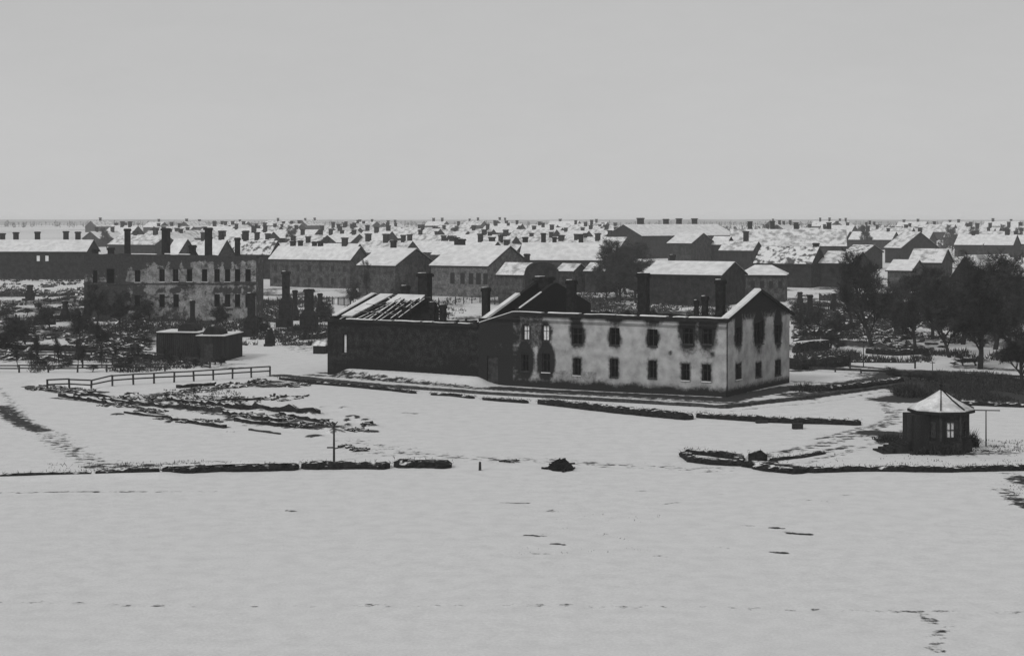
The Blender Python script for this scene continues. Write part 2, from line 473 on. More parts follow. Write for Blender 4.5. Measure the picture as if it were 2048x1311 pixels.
panel('front_wall', M['plaster'], bm, (0,0), (1,0), LM, 6.7, ops, top=topM, soot=sootM, cell=.28)
for k, o in enumerate(opsU+opsL+opsX):
    window_part(bm, (0,0), (1,0), o, fill='pale_board' if k < 2 else None)  # first two see-through openings get their brightness from a pale sheet
db = MB(); db.box(door[0]+.02, door[1]-.02, .2, .27, .1, door[3]-.02); dd = db.build('door', M['timber'], bm)
db = MB(); db.box(door[0]+.12, door[0]+.2, .14, .2, 1.1, 1.25); db.build('handle', M['kerb'], dd)
# right gable end
opsG = [opening(CORNER, Vv, *o) for o in ((1477,11,655,690),(1518,17,642,688),(1556,12,650,686))]
opsH = [opening(CORNER, Vv, *o) for o in ((1477,11,727,758),(1517,11,725,753),(1556,11,720,750))]
ZA = 10.6
def topG(v): return E+(ZA-E)*(1-abs(v-DM/2)/(DM/2))
def sootG(v, z):
    s = .0
    wob = .35*noise.noise(Vector((v*1.1, z*.8, 21)))
    for k, (a, b, c, d_) in enumerate(opsG):
        cx = (a+b)/2; hw = (b-a)/2
        s = max(s, 1.5-math.hypot((v-cx)/(hw+(.55 if k == 1 else .38)), (z-c-1.9)/2.6)+wob*.6)
    if z > 7.5: s = max(s, .48+.3*(z-7.5))
    s = max(s, 1.0-(topG(v)-z)*1.1)
    s = max(s, (1.35-z)*.75+.1)
    for (a, b, c, d_) in opsH:
        s = max(s, .62-1.2*math.hypot(max(0, a-v, v-b), max(0, c-z, (z-d_)*.8)))
    s = max(s, .55-(v*.9), .7-(DM-v)*.7)
    return s
panel('gable_wall', M['plaster'], bm, (LM,.45), (0,1), DM-.9, E, [(a-.45,b-.45,c,d_) for a,b,c,d_ in opsG+opsH],
      top=lambda v: topG(v+.45), soot=lambda v, z: sootG(v+.45, z), cell=.28)
for o in opsG+opsH: window_part(bm, (LM,0), (0,1), o)
# drooping cornice along the eaves and rakes
c = MB(); c.box(u1020+.1, LM+.25, -.28, -.003, E-.42, E-.02); c.build('cornice', M['eave'], bm)
c = MB(); c.beam((LM+.15, -.25, E-.3), (LM+.15, DM/2, ZA-.05), .28, .28); c.beam((LM+.15, DM/2+.02, ZA-.05), (LM+.15, DM+.4, E-.4), .28, .28)
c.build('rake_board', M['eave'], bm)
uu = u1020+.05
while uu < LM-.6:
    l_ = random.uniform(1.2, 4.5); e_ = min(uu+l_, LM-.05)
    cap('snow_cap', bm, (0,0), (1,0), [(uu+(e_-uu)*q/4, E+random.uniform(-.01,.05)) for q in range(5)], t=.2, th=random.uniform(.05,.12), over=.3)
    uu = e_+random.uniform(.15, .9)
cap('snow_cap', bm, (LM,0), (0,1), [(0, E+.02), (DM*.25, E+(ZA-E)/2+.03), (DM/2-.3, ZA+.04)], t=.3, th=.16, over=.3)
cap('snow_cap', bm, (0, 0), (1,0), [(.1, 6.7), (u1020, E-.02)], t=.3, th=.08, over=.05)
panel('back_wall', M['brick_dark'], bm, (LM-.45, DM), (-1,0), LM-.9, 7.2, [(4,5.1,4.9,6.9),(9,10.1,4.9,6.9),(14,15.1,4.9,6.9)], soot=lambda u, z: .6, cell=.8, rough=.8)
# fire wall against the wing, one inner gable, charred floors, added backing that keeps the openings black
def topW(v): return 6.7+(11.1-6.7)*(v/13.0) if v < 13 else 11.1-(v-13)*.72
panel('fire_wall', M['brick_dark'], bm, (.45, .45), (0,1), DM-.9, 6.6, [], top=lambda v: topW(v+.45), soot=lambda u, z: .8, cell=.7)
cap('snow_cap', bm, (.45,.45), (0,1), [(-.4, 6.75), (4, topW(4.45)+.02), (7.6, topW(8.05)+.02)], t=.5, th=.24, over=.15)
def topI(v): return E+.1+(10.9-E)*(1-abs(v-DM/2)/(DM/2))
panel('cross_wall', M['brick_dark'], bm, (u1020+.5, .5), (0,1), DM-1, E-.3, [], top=lambda v: topI(v+.5), soot=lambda u, z: .8, cell=.7)
cap('snow_cap', bm, (u1020+.5,.5), (0,1), [(.3, topI(.8)+.02), (5.0, topI(5.5)+.02)], t=.05, th=.10, over=.08)
c = MB(); c.box(u1020+.6, LM-.46, 2.0, 2.3, 0, 6.9); c.build('dark_backing_wall', M['char'], bm)  # added behind the front so its windows read black
c = MB(); c.box(u1020+.6, LM-.46, .46, 1.99, 3.9, 4.2); c.build('upper_floor', M['char'], bm)
c = MB(); c.box(u1020+.6, LM-.46, .46, 2.3, 6.91, 7.1); c.build('dark_backing_lid', M['char'], bm)  # lid added to keep sky light out of the upper windows
c = MB(); c.box(LM-2.6, LM-2.3, 2.35, DM-2, 0, 7.0); c.box(LM-2.29, LM-.46, 2.35, DM-1, 6.91, 7.1); c.box(LM-2.29, LM-.46, 2.35, DM-1, 3.9, 4.2)
c.build('dark_end_backing', M['char'], bm)  # same added dark backing, behind the gable windows
def stack(parent, org, px, ytop, wpx, dep, **kw):
    o = org + Vv*dep; u = along(px, o, Uv); p = o+Uv*u; s = p.y/F
    return chimney(parent, u, dep, 0, H-(ytop-HY)*s, wpx*s*.86, **kw)
stack(bm, OM, 1143, 560, 19, 9.5)
stack(bm, OM, 1287, 546, 23, 8.5)
stack(bm, OM, 1441, 559, 19, 8.0)
stack(bm, OM, 1410, 592, 13, 7.0)
stack(bm, OM, 1393, 600, 9, 9.0)
stack(bm, OM, 1088, 553, 34, 13.0)
# charred joist stubs sticking over the back
c = MB()
for k in range(9):
    x = u1020+8+k*1.9; c.beam((x, 2.4, 7.0), (x+random.uniform(-.3,.3), 5.5+random.random()*4, 6.4+random.random()*.6), .22)
c.build('roof_timbers', M['char'], bm)
sb = MB(); sb.box(u1020+9, LM-3.2, 2.4, DM-.6, 6.0, 6.35); sb.build('attic_floor', M['snow_patchy'], bm)

# the wing
wg = tag(empty('burned_wing', OW, -A), 'dark brick single-storey burnt wing with collapsed roof, left of the pale building', 'ruined building')
EW = 6.5
opw = [opening(OW, Uv, 689, 8, 668, 706)]
def sootW(u, z):
    return .35+.5*noise.noise(Vector((u*.25, z*.4, 2)))+(.6 if z > 5.8 else 0)+max(0, .6-z*.3)
panel('front_wall', M['brick_dark'], wg, (0,0), (1,0), LW-.01, EW, opw, soot=sootW, cell=.4, rough=.05)
window_part(wg, (0,0), (1,0), opw[0], fill='pale_board', bars=False)
c = MB(); c.box(-.2, LW-.02, -.2, -.003, EW-.35, EW-.01); c.build('cornice', M['eave'], wg)
uu = 2.8
while uu < LW-.8:
    l_ = random.uniform(1.2, 4.0); e_ = min(uu+l_, LW-.3)
    cap('snow_cap', wg, (0,0), (1,0), [(uu+(e_-uu)*q/4, EW+.03+random.uniform(0,.05)) for q in range(5)], t=.2, th=random.uniform(.04,.09), over=.22)
    uu = e_+random.uniform(.15, .8)
ZW = 9.1
def topL(v): return EW+(ZW-EW)*(1-abs(v-DM/2)/(DM/2))
panel('gable_wall', M['brick_dark'], wg, (.45,.45), (0,1), DM-.9, EW, [], top=lambda v: topL(v+.45), soot=lambda u, z: .6, cell=.7)
cap('snow_cap', wg, (.45,.45), (0,1), [(.6, topL(1.05)), (DM/2-.5, ZW), (DM*.8, topL(DM*.8+.45))], t=.5, th=.12)
panel('back_wall', M['brick_dark'], wg, (LW-.01, DM), (-1,0), LW-.5, 5.6, [(3,4,3,5),(8,9,3,5),(13,14,3,5)], soot=lambda u, z: .6, cell=.8, rough=.5)
c = MB(); c.box(.5, LW-.1, .5, DM-.5, 3.2, 3.5); c.build('attic_floor', M['snow_patchy'], wg)
zr_ = lambda y: EW+(ZW-EW)*y/(DM/2)+.05
c = MB()
for k in range(9):                                       # standing rafters over the left end
    x = 1.4+k*.95+random.uniform(-.25,.25); c.beam((x, .4, EW-.15), (x+random.uniform(-.5,.5), DM/2*random.uniform(.7,1), ZW-.25-random.random()*.8), random.uniform(.12,.2), .2)
    if k < 5: c.beam((x+.01, DM/2+.1, ZW-.25), (x+.01, DM-.4, EW-.3), .16, .2)
c.beam((.5, DM/2, ZW-.1), (8.6, DM/2, ZW-.35), .2)
c.beam((2,2.6,zr_(2.6)),(8.6,2.2,zr_(2.2)-.1),.14); c.beam((2,5,zr_(5)),(9,4.6,zr_(4.6)-.1),.14)
c.build('rafter_frame', M['found'], wg)
c = MB(); zr = lambda y: EW+(ZW-EW)*y/(DM/2)
c.quad((1.3,.9,zr(.9)+.12),(2.9,.9,zr(.9)+.12),(3.2,DM/2,ZW+.05),(1.3,DM/2,ZW+.05))
c.quad((1.3,.9,zr(.9)),(1.3,DM/2,ZW-.08),(3.2,DM/2,ZW-.08),(2.9,.9,zr(.9)))
c.quad((4.3,5.6,zr(5.6)+.12),(8.4,6.9,zr(6.9)+.12),(7.8,DM/2,ZW+.05),(3.9,DM/2,ZW+.05))
c.quad((4.3,5.6,zr(5.6)),(3.9,DM/2,ZW-.08),(7.8,DM/2,ZW-.08),(8.4,6.9,zr(6.9)))
c.build('roof_remnant', M['snow'], wg)
stack(wg, OW, 811, 571, 15, 11)
stack(wg, OW, 850, 546, 26, 9.5, shoulder=(7.6, 3.0))
stack(wg, OW, 886, 609, 13, 8)
stack(wg, OW, 866, 604, 12, 7)
stack(wg, OW, 972, 575, 16, 9.5)
c = MB()
for k in range(10):
    x = random.uniform(9, LW-2); y = random.uniform(2, 12)
    c.beam((x, y, 3.6), (x+random.uniform(-3,3), y+random.uniform(-2,3), random.uniform(4.5,6.3)), .2)
c.build('fallen_joists', M['timber'], wg)

# ------------------------------------------------------------------ town houses
def roof_mesh(parent, L, D, ze, zr, hip=0, ov=.5, m='snow', rows=6, curved=False):
    def slab(dz, o, th, mm, name, par):
        mb = MB(); h = D/2
        s = (zr-ze)/h
        e0 = ze - s*o + dz
        x0, x1 = -o, L+o
        hl, hr = (hip if hip else 0), (hip if hip else 0)
        R0 = (x0+hl, h, zr+dz); R1 = (x1-hr, h, zr+dz)
        a = (x0, -o, e0); b = (x1, -o, e0); c_ = (x1, D+o, e0); d_ = (x0, D+o, e0)
        def dn(p): return (p[0], p[1], p[2]-th)
        fs = [(a, b, R1, R0), (c_, d_, R0, R1)]
        for q in fs: mb.quad(*q)
        if hip:
            mb.tri(b, c_, R1); mb.tri(d_, a, R0)
        for q in fs: mb.quad(*[dn(p) for p in reversed(q)])
        if hip:
            mb.tri(dn(R1), dn(c_), dn(b)); mb.tri(dn(R0), dn(a), dn(d_))
            edge = [(a,b),(b,c_),(c_,d_),(d_,a)]
        else:
            edge = [(a,b),(b,R1),(R1,c_),(c_,d_),(d_,R0),(R0,a)]
        for p, q in edge: mb.quad(dn(p), dn(q), q, p)
        return mb.build(name, M[mm], par)
    r = slab(.0, ov, .22, 'eave', 'roof', parent)
    s = slab(.14, ov-.12, .13, m, 'snow_cover', r)
    return r

def walls_mesh(parent, L, D, ze, zr, hip, m, curved=False, z0=-3):
    mb = MB(); h = D/2
    zt = ze
    P = [(0,0),(L,0),(L,D),(0,D)]
    for k in range(4):
        a, b = P[k], P[(k+1) % 4]
        mb.quad((a[0],a[1],z0), (b[0],b[1],z0), (b[0],b[1],zt), (a[0],a[1],zt))
    if not hip:
        g = zr-.22
        mb.tri((L,0,zt), (L,D,zt), (L,h,g)); mb.tri((0,D,zt), (0,0,zt), (0,h,g))
    return mb.build('wall', m, parent)

def simple_window(parent, x, z, w=.95, h=1.6, side=0, L=0, pale=False):
    mb = MB()
    if side == 0:
        mb.box(x-w/2, x+w/2, -.05, -.003, z, z+h)
    else:
        mb.box(L+.003, L+.05, x-w/2, x+w/2, z, z+h)
    return mb.build('window', M['pale_board' if pale else 'glass'], parent)

SNOW_W = ['snow', 'snow', 'snow_far']
def house(label, xl, xr, ye, xg=None, ya=None, ze=7.0, a=A, hip=0, wall=0, D=None, chims=(), wins=0, floors=1, snow=None, rh=3.0, group=None, name='town_house', side_wins=0, mirrored=False, pale=(), wat=()):
    d = dist_for(ye, ze)
    if not mirrored:
        Pr = Vector(((xr-1024)/F*d, d, 0))
        u = Vector((math.cos(a), -math.sin(a), 0)); v = Vector((math.sin(a), math.cos(a), 0))
        L = -along(xl, Pr, u); O = Pr-u*L
        if D is None: D = along(xg, Pr, v) if xg else 10.0
        D = min(max(D, 6), 26)
        g = Pr+v*D/2
    else:                                   # left end faces the viewer: a is negative
        O = Vector(((xl-1024)/F*d, d, 0))
        u = Vector((math.cos(a), -math.sin(a), 0)); v = Vector((math.sin(a), math.cos(a), 0))
        L = along(xr, O, u)
        if D is None: D = along(xg, O, v) if xg else 10.0
        D = min(max(D, 6), 30)
        g = O+v*D/2
    b = rise(O.y)
    zr = H-(ya-HY)*g.y/F-b if ya else ze+rh
    zr = max(zr, ze+1.6)
    t = empty(name, (O.x, O.y, b), -a)
    tag(t, label, 'house', group)
    m = M['hwall'][wall]
    walls_mesh(t, L, D, ze, zr, hip, m)
    r = roof_mesh(t, L, D, ze, zr, hip, m=snow or random.choice(SNOW_W))
    for cpx in chims:
        px, ytop = cpx[0], cpx[1]; wpx = cpx[2] if len(cpx) > 2 else 9
        dep = D*.55; o = Vector((O.x, O.y, 0))+v*dep
        uu = min(max(along(px, o, u), .4), L-.4); p = o+u*uu
        zt = H-(ytop-HY)*p.y/F-b
        chimney(r, uu, dep, ze+.5, max(zt, zr+.7)+.3, max(.7, wpx*p.y/F*1.0), snow=(O.y < 500))
    if wins:
        for fl in range(floors):
            z = .9+fl*3.3 if floors > 1 else ze-3.0
            if floors > 1 and z+1.6 > ze-.4: z = ze-2.1
            for k in range(wins):
                simple_window(t, L*(k+.5)/wins, z, pale=(fl, k) in pale)
    for px, ww in wat:
        uu = along(px, Vector((O.x, O.y, 0)), u); s_ = (O+u*uu).y/F
        simple_window(t, uu, ze-4.4, w=ww*s_, h=2.6)
    for k in range(side_wins):
        simple_window(t, D*(k+.5)/side_wins, ze-2.6, side=1, L=L)
    return t

house('long dark-walled house with two pale lit-looking windows at the far left edge', -70, 172, 502, None, 480, ze=8.4, D=12, wall=2, a=math.radians(4),
      chims=[(5,468),(32,466),(75,465),(132,464),(156,465)], wins=14, floors=1, pale=((0,8),(0,9)))
house('house with brown wall behind the standing chimney stacks, four chimneys on its ridge', 540, 700, 519, 737, 494, ze=7.6, wall=1, chims=[(586,484,9),(601,483,8),(629,485,8),(641,484,9)], wins=7, floors=2)
house('house whose dark pointed gable rises in the middle above the burnt wing', 717, 790, 530, 870, 497, ze=7.4, wall=1, chims=[(787,483,10)], wins=0, floors=1)
house('long white-roofed house with a row of five tall windows, right of the dark pointed gable', 862, 975, 531, 1060, 492, ze=7.4, wall=3, chims=[(866,477,9),(924,480,11)], wat=[(905,10),(925,10),(942,11),(957,11),(971,10)])
house('broad white-roofed house directly behind the house with the round-topped gable', 1040, 1226, 519, None, 486, ze=7.6, wall=1, D=14, a=math.radians(8), chims=[(1044,476,10),(1087,468,9),(1109,476,8),(1162,470,9)])
house('small low house with white roof left of the round-topped gable', 996, 1046, 548, 1080, 526, ze=6.2, wall=1, chims=[(1054,510,9)])
house('tiny white-roofed house just right of the round-topped gable', 1114, 1146, 541, 1170, 529, ze=5.5, wall=0, D=7)
house('small white-roofed house just left of the tall dark tree in the middle', 1170, 1208, 541, 1228, 526, ze=5.5, wall=0, D=7, wins=3)
house('tallest house on the skyline, dark gable to the left and four chimneys on its ridge', 1284, 1470, 471, 1213, 449, ze=9.6, a=math.radians(-38), wall=2, mirrored=True, chims=[(1281,437,11),(1332,439,9),(1358,438,9),(1389,438,9)], wins=9, floors=2)
house('white-roofed house below the tallest skyline house, with a small grey gable', 1336, 1382, 486, 1428, 466, ze=9.2, wall=0, wins=3, snow='snow')
house('narrow white-roofed house squeezed under the right end of the tallest house', 1422, 1452, 488, 1468, 473, ze=8.6, wall=2)
house('dark-walled house with a single tall chimney, right of the tallest house', 1440, 1505, 500, 1525, 483, ze=7.5, wall=2, chims=[(1492,464,9)], wins=4)
house('long house with dark windowless wall and pointed gable behind the pale burnt building', 1290, 1442, 549, 1490, 524, ze=6.6, wall=2, chims=[(1345,512,9)], wins=6)
house('low hipped-roof house right of the pointed gable behind the pale burnt building', 1478, 1570, 549, None, 531, ze=6.0, wall=1, hip=3.5, D=10, a=math.radians(12), wins=5)
house('wide thin-snowed roof house in the second row behind the hipped house', 1510, 1622, 526, 1650, 494, ze=6.5, wall=2, chims=[(1632,488,10)], snow='snow_patchy')
house('long white-roofed house behind two rows, with four chimney stacks, right of centre', 1462, 1692, 491, None, 459, ze=7.0, wall=0, D=16, a=math.radians(8), chims=[(1500,444,9),(1545,443,9),(1592,446,9),(1658,446,9)])
house('dark-walled white-roofed house left of the pointed dark tree', 1640, 1705, 526, 1740, 503, ze=6.5, wall=2)
house('dark low house tucked behind the top of the pointed dark tree', 1690, 1728, 505, 1765, 490, ze=6.0, wall=2, snow='snow_patchy')
house('dark house with a wide peaked gable on the right part of the skyline', 1770, 1802, 495, 1890, 464, ze=6.0, wall=2, a=math.radians(60), D=19, snow='snow_far')
house('white hipped-roof house beneath the wide peaked gable on the right', 1818, 1882, 524, 1905, 498, ze=6.0, wall=0, wins=3)
house('dark burnt house with white right roof slope at the far right', 1960, 2042, 552, 1905, 511, ze=6.4, wall=2, a=math.radians(-40), mirrored=True)
house('snowy-roofed house half cut off by the right edge of the picture', 2022, 2110, 553, None, 530, ze=5.5, wall=1, a=math.radians(-20))
house('grey-walled low house behind the bare trees on the right', 1775, 1822, 540, 1850, 520, ze=5.5, wall=1)
house('bare-raftered house with snow-streaked roof behind the right end of the long grey ruin', 448, 540, 507, 566, 482, ze=7.6, wall=2, snow='snow_patchy', chims=[(492,463,9)])
house('house with steep grey gable behind the ruin between its two thick chimneys', 330, 352, 512, 383, 478, ze=7.6, wall=1, D=9)
house('white-roofed house behind the ruin, right of its third tall chimney', 395, 436, 508, 468, 480, ze=7.6, wall=0, chims=[(442,463,8)])

# round-topped gable house in front of the broad one
d = 346.0
O = Vector(((1050-1024)/F*d, d, 0)); t = tag(empty('town_house', O, 0), 'small house with a dark round-topped gable behind the burnt gable peak', 'house')
Wd = 7.0; mb = MB(); prof = [(0, 6.6)]+[(Wd/2-Wd/2*math.cos(an)*.98, 6.6+2.7*math.sin(an)**.8) for an in np.linspace(.15, math.pi-.15, 14)]+[(Wd, 6.6)]
i0 = len(mb.v)
front = [(0,0,-1),(Wd,0,-1)]+[(x,0,z) for x, z in reversed(prof)]
back = [(x, 9, z) for x, _, z in front]
n = len(front); mb.v = front+back; mb.f = [tuple(range(n)), tuple(range(2*n-1, n-1, -1))]+[(k+n, (k+1) % n+n, (k+1) % n, k) for k in range(n)]
mb.build('wall', M['hwall'][2], t)
mb = MB()
pr = [(x-.1 if x < Wd/2 else x+.1, z+.1) for x, z in prof]
mb.v = [(x, .35, z) for x, z in pr]+[(x, 9.2, z) for x, z in pr]; k_ = len(pr)
mb.f = [(k, k+1, k+1+k_, k+k_) for k in range(k_-1)]
mb.v += [(x, .35, z-.08) for x, z in pr]; mb.f += [(k+2*k_, k+1+2*k_, k+1, k) for k in range(k_-1)]
mb.build('roof', M['eave'], t)
for k in range(3): simple_window(t, 1.5+k*2, 3.6)
simple_window(t, 3.5, 6.9, .8, 1.2)

# rows of far houses, street behind street
marks = [(190,'above the low left block of the ruin'),(290,'between the first two tall ruin chimneys'),(375,'above the middle of the long grey ruin'),(450,'above the right end of the long grey ruin'),
         (530,'left of the house with four ridge chimneys'),(610,'above the house with four ridge chimneys'),(690,'above the gap left of the pointed gable'),(770,'above the pointed middle gable'),
         (850,'above the big stack of the burnt wing'),(930,'above the row of five tall windows'),(1010,'above the low house by the round gable'),(1090,'above the round-topped gable'),
         (1165,'left of the tallest house'),(1540,'above the hipped house'),(1620,'left of the pointed dark tree'),(1700,'above the pointed dark tree'),(1790,'left of the wide peaked gable'),(1880,'right of the wide peaked gable'),(1970,'above the big right-hand tree')]
rows = [(600,'first back row',6.5),(740,'second back row',6.8),(900,'third back row',7.0),(1120,'fourth back row',7.0),(1400,'fifth back row',7.0),(1010,'in-between back row',7.0)]
for ri, (dd, rn, ze) in enumerate(rows):
    for mi, (mx, mt) in enumerate(marks):
        if ri == 0 and (mx < 300 or 1100 < mx): continue
        if ri == 1 and (mx > 1500 and mx < 1850): continue
        px = mx+random.uniform(-14,14)+(ri % 2)*30; dj = dd*random.uniform(.95,1.06)
        zz_ = ze-1.7+random.uniform(-.8,.7)
        w = random.uniform(15, 28)
        O = Vector(((px-1024)/F*dj, dj, rise(dj)))
        Lh = w; Dh = random.uniform(11, 15); zr = zz_+random.uniform(3.6, 4.8)
        flip = random.random() < .22
        nch = random.choice([1,2,2,3])
        words = {1:'one chimney',2:'two chimneys',3:'three chimneys'}[nch]
        t = empty('town_house', O, -A if not flip else math.radians(59))
        tag(t, 'far house, %s, %s, %s' % (words, rn, mt), 'house', 'far houses of the town')
        wi = random.choice([0,2,2])
        walls_mesh(t, Lh, Dh, zz_, zr, 0, M['hwall'][wi], z0=-4)
        r = roof_mesh(t, Lh, Dh, zz_, zr, 0, ov=.4, m=random.choice(['snow','snow_far','snow_far']))
        for k in range(nch):
            cx = Lh*(k+.5+random.uniform(-.2,.2))/nch
            chimney(r, cx, Dh*.5+random.uniform(-.8,.8), zz_+1, zr+random.uniform(1.6, 3.0), random.uniform(1.3,2.1), 1.2, snow=False)

# ------------------------------------------------------------------ the long grey ruin on the left
RO = ground_pt(512, 640); LB = (512-168)*RO.y/F
RO = RO - Vector((LB, 0, 0))
rb = tag(empty('burned_building', RO, 0), 'long grey two-storey ruin with four tall chimneys on the left', 'ruined building')
ux = Vector((1,0,0))
opB = []
for px in (324,351,379,409,434,455,475,496): opB.append(opening(RO, ux, px, 11, 538, 563))
for px in (324,352,434,455,475,496): opB.append(opening(RO, ux, px, 11, 588, 614))
opB.append(opening(RO, ux, 275, 11, 540, 564)); opB.append(opening(RO, ux, 190, 9, 540, 566)); opB.append(opening(RO, ux, 221, 16, 537, 568)); opB.append(opening(RO, ux, 275, 11, 590, 614)); opB.append(opening(RO, ux, 205, 12, 590, 620))
def topB(u): return 11.5+.5*(1-u/LB)+.25*noise.noise(Vector((u*.5, 0, 0)))
def sootB(u, z):
    s = .33+.6*noise.noise(Vector((u*.16, z*.22, 7)))+(.10 if z < 6.4 else 0)
    if u < (250-168)*306/F: s += .55
    if z > 10.7: s = .95
    if abs(z-6.6) < .25: s += .3
    for (a, b, c_, d_) in opB:
        if z > d_ and z < d_+1.3 and a-.3 < u < b+.3: s += .3
    return s
panel('front_wall', M['ruin_grey'], rb, (0,0), (1,0), LB, 11.0, opB, t=.6, top=topB, soot=sootB, cell=.6, z0=-1)
panel('end_wall', M['ruin_grey'], rb, (LB,.6), (0,1), 8, 10.9, [], t=.6, soot=lambda u, z: .7, cell=.8, z0=-1, rough=.6)
panel('end_wall', M['brick_dark'], rb, (.6,.6), (0,1), 8, 10.9, [], t=.6, soot=lambda u, z: .7, cell=.8, z0=-1, rough=.6)
panel('back_wall', M['brick_dark'], rb, (LB,9.2), (-1,0), LB, 10.6, [(3+k*4,4.2+k*4,7.2,9.4) for k in range(6)], t=.6, soot=lambda u, z: .7, cell=1, z0=-1, rough=.9)
c = MB(); c.box(.7, LB-.7, 2.6, 2.9, 0, 10.2); c.build('dark_backing_wall', M['char'], rb)  # added dark backing behind the openings, lidded as in the main block
c = MB(); c.box(.7, LB-.7, .62, 2.58, 5.9, 6.2); c.build('upper_floor', M['char'], rb)
c = MB(); c.box(.7, LB-.7, .62, 2.58, 9.95, 10.15); c.build('dark_backing_lid', M['char'], rb)
c = MB(); c.box(-.1, LB+.1, -.18, -.003, 6.45, 6.65); c.build('string_course', M['kerb'], rb)
cap('snow_cap', rb, (0,0), (1,0), [(8.5, topB(8.5)+.05), (13, topB(13)+.05)], t=.6)
cap('snow_cap', rb, (0,0), (1,0), [(14.5, topB(14.5)+.08), (19, topB(19)+.05)], t=.6)
for o in opB: window_part(rb, (0,0), (1,0), o, t=.6, bars=(random.random() < .3))
for px, yt, w in ((255,457,12),(332,456,17),(417,455,15),(475,475,11),(222,495,13),(190,498,11),(385,490,14)):
    dep = 5.0; p = RO.y+dep
    x = (px-1024)/F*p-RO.x
    chimney(rb, x, dep, 0, H-(yt-HY)*p/F, w*p/F*.9, m='chim', snow=False)

# ------------------------------------------------------------------ lone stacks left standing after the fire
def lone_stack(px, ybase, ytop, w, wb, label, zsh):
    p = ground_pt(px, ybase); s = p.y/F; p.z = ground_z(p.x, p.y)-.1
    t = empty('brick_chimney', p, random.uniform(-.4,.4)); tag(t, label, 'chimney', 'chimney stacks standing alone after the fire')
    hh = (ybase-ytop)*s
    chimney(t, 0, 0, 0, hh, w*s, name='shaft', shoulder=(hh*zsh, wb*s))
    # brick oven at its foot and fallen bricks
    m_ = MB(); m_.box(-wb*s*.65, wb*s*.2, -wb*s*.55-.6, -wb*s*.3, -.5, hh*.16); m_.build('oven', M['chim'], t)
    return t
lone_stack(572, 655, 543, 14, 26, 'tallest free-standing brick stack, rising before the four-chimney house', .45)
lone_stack(618, 664, 577, 15, 34, 'broad free-standing brick stack nearest the burnt wing', .40)
lone_stack(503, 672, 584, 14, 26, 'free-standing brick stack beside the right end of the grey ruin', .35)
lone_stack(385, 662, 600, 9, 14, 'slim free-standing stack in front of the grey ruin, behind the black shed', .3)
lone_stack(590, 640, 578, 8, 14, 'thin low brick stack between the two biggest free-standing stacks', .3)
lone_stack(640, 628, 585, 8, 14, 'short stack farthest back among the free-standing ones', .4)
lone_stack(540, 690, 655, 9, 20, 'stump of a stack low in the snow left of the tiny pitched hut', .5)
lone_stack(1668, 618, 585, 8, 14, 'thin stack before the low hipped-roof house', .4)
lone_stack(1600, 612, 583, 8, 12, 'short thin stack left of the board fence beyond the gable end', .4)
lone_stack(130, 640, 600, 8, 16, 'small stack in the far left garden', .4)
lone_stack(60, 600, 568, 9, 16, 'small stack below the far left house with two pale windows', .4)
lone_stack(1620, 640, 588, 9, 15, 'lone small brick stack right of the pale gable end', .35)

# ------------------------------------------------------------------ black shed
SO = ground_pt(388, 720); aS = math.radians(14)
uS = Vector((math.cos(aS), math.sin(aS)*-1, 0))
t = tag(empty('shed', SO, math.radians(-8)), 'long black boarded shed with two arched roof vents, left of the burnt wing', 'shed')
Ls1 = (388-298)*SO.y/F; Ls2 = (450-388)*SO.y/F; hS = 3.0
m_ = MB(); m_.box(-Ls1, -.003, 2.2, 8, -.5, hS+.25); m_.build('wall', M['shed'], t)
m_ = MB(); m_.box(0, Ls2, 0, 8.0, -.5, hS); m_.build('end_bay', M['shed'], t)
m_ = MB()
for k in range(22):
    x = -Ls1+k*Ls1/21
    m_.box(x-.04, x+.04, 2.14, 2.195, -.3, hS+.2)
m_.build('cover_strips', M['timber'], t)
m_ = MB(); m_.box(-Ls1-.15, .1, 2.0, 8.2, hS+.26, hS+.36); m_.box(-.1, Ls2+.15, -.15, 1.98, hS+.004, hS+.1); m_.box(.12, Ls2+.15, 1.99, 8.2, hS+.004, hS+.1)
rs = m_.build('roof', M['eave'], t)
m_ = MB(); m_.box(-Ls1-.1, .05, 2.3, 8.15, hS+.365, hS+.47); m_.build('snow_cover', M['snow'], rs); m_ = MB(); m_.box(.15, Ls2+.1, .2, 8.15, hS+.105, hS+.2); m_.build('snow_cover', M['snow'], rs)
for cx, yv in ((-2.1, 3.4), (1.9, 1.6)):
    m_ = MB(); R_ = 1.15; pts = [(cx+R_*1.1*math.cos(a_), R_*.85*math.sin(a_)) for a_ in np.linspace(math.pi, 0, 13)]
    z_ = hS+.48 if cx < 0 else hS+.21
    v0 = [(x, yv, z_+z) for x, z in pts]; v1 = [(x, yv+2.6, z_+z) for x, z in pts]
    m_.v = v0+v1; m_.f = [tuple(range(12,-1,-1)), tuple(range(13,26))]+[(k+1, k, k+13, k+14) for k in range(12)]
    m_.build('roof_vent', M['shed'], rs)
m_ = MB(); m_.box(Ls2*.35, Ls2*.65, -.06, -.003, 0, 2.2); dr_ = m_.build('door', M['timber'], t)
m_ = MB(); m_.box(Ls2*.60, Ls2*.62, -.12, -.061, 1.0, 1.2); m_.build('handle', M['kerb'], dr_)

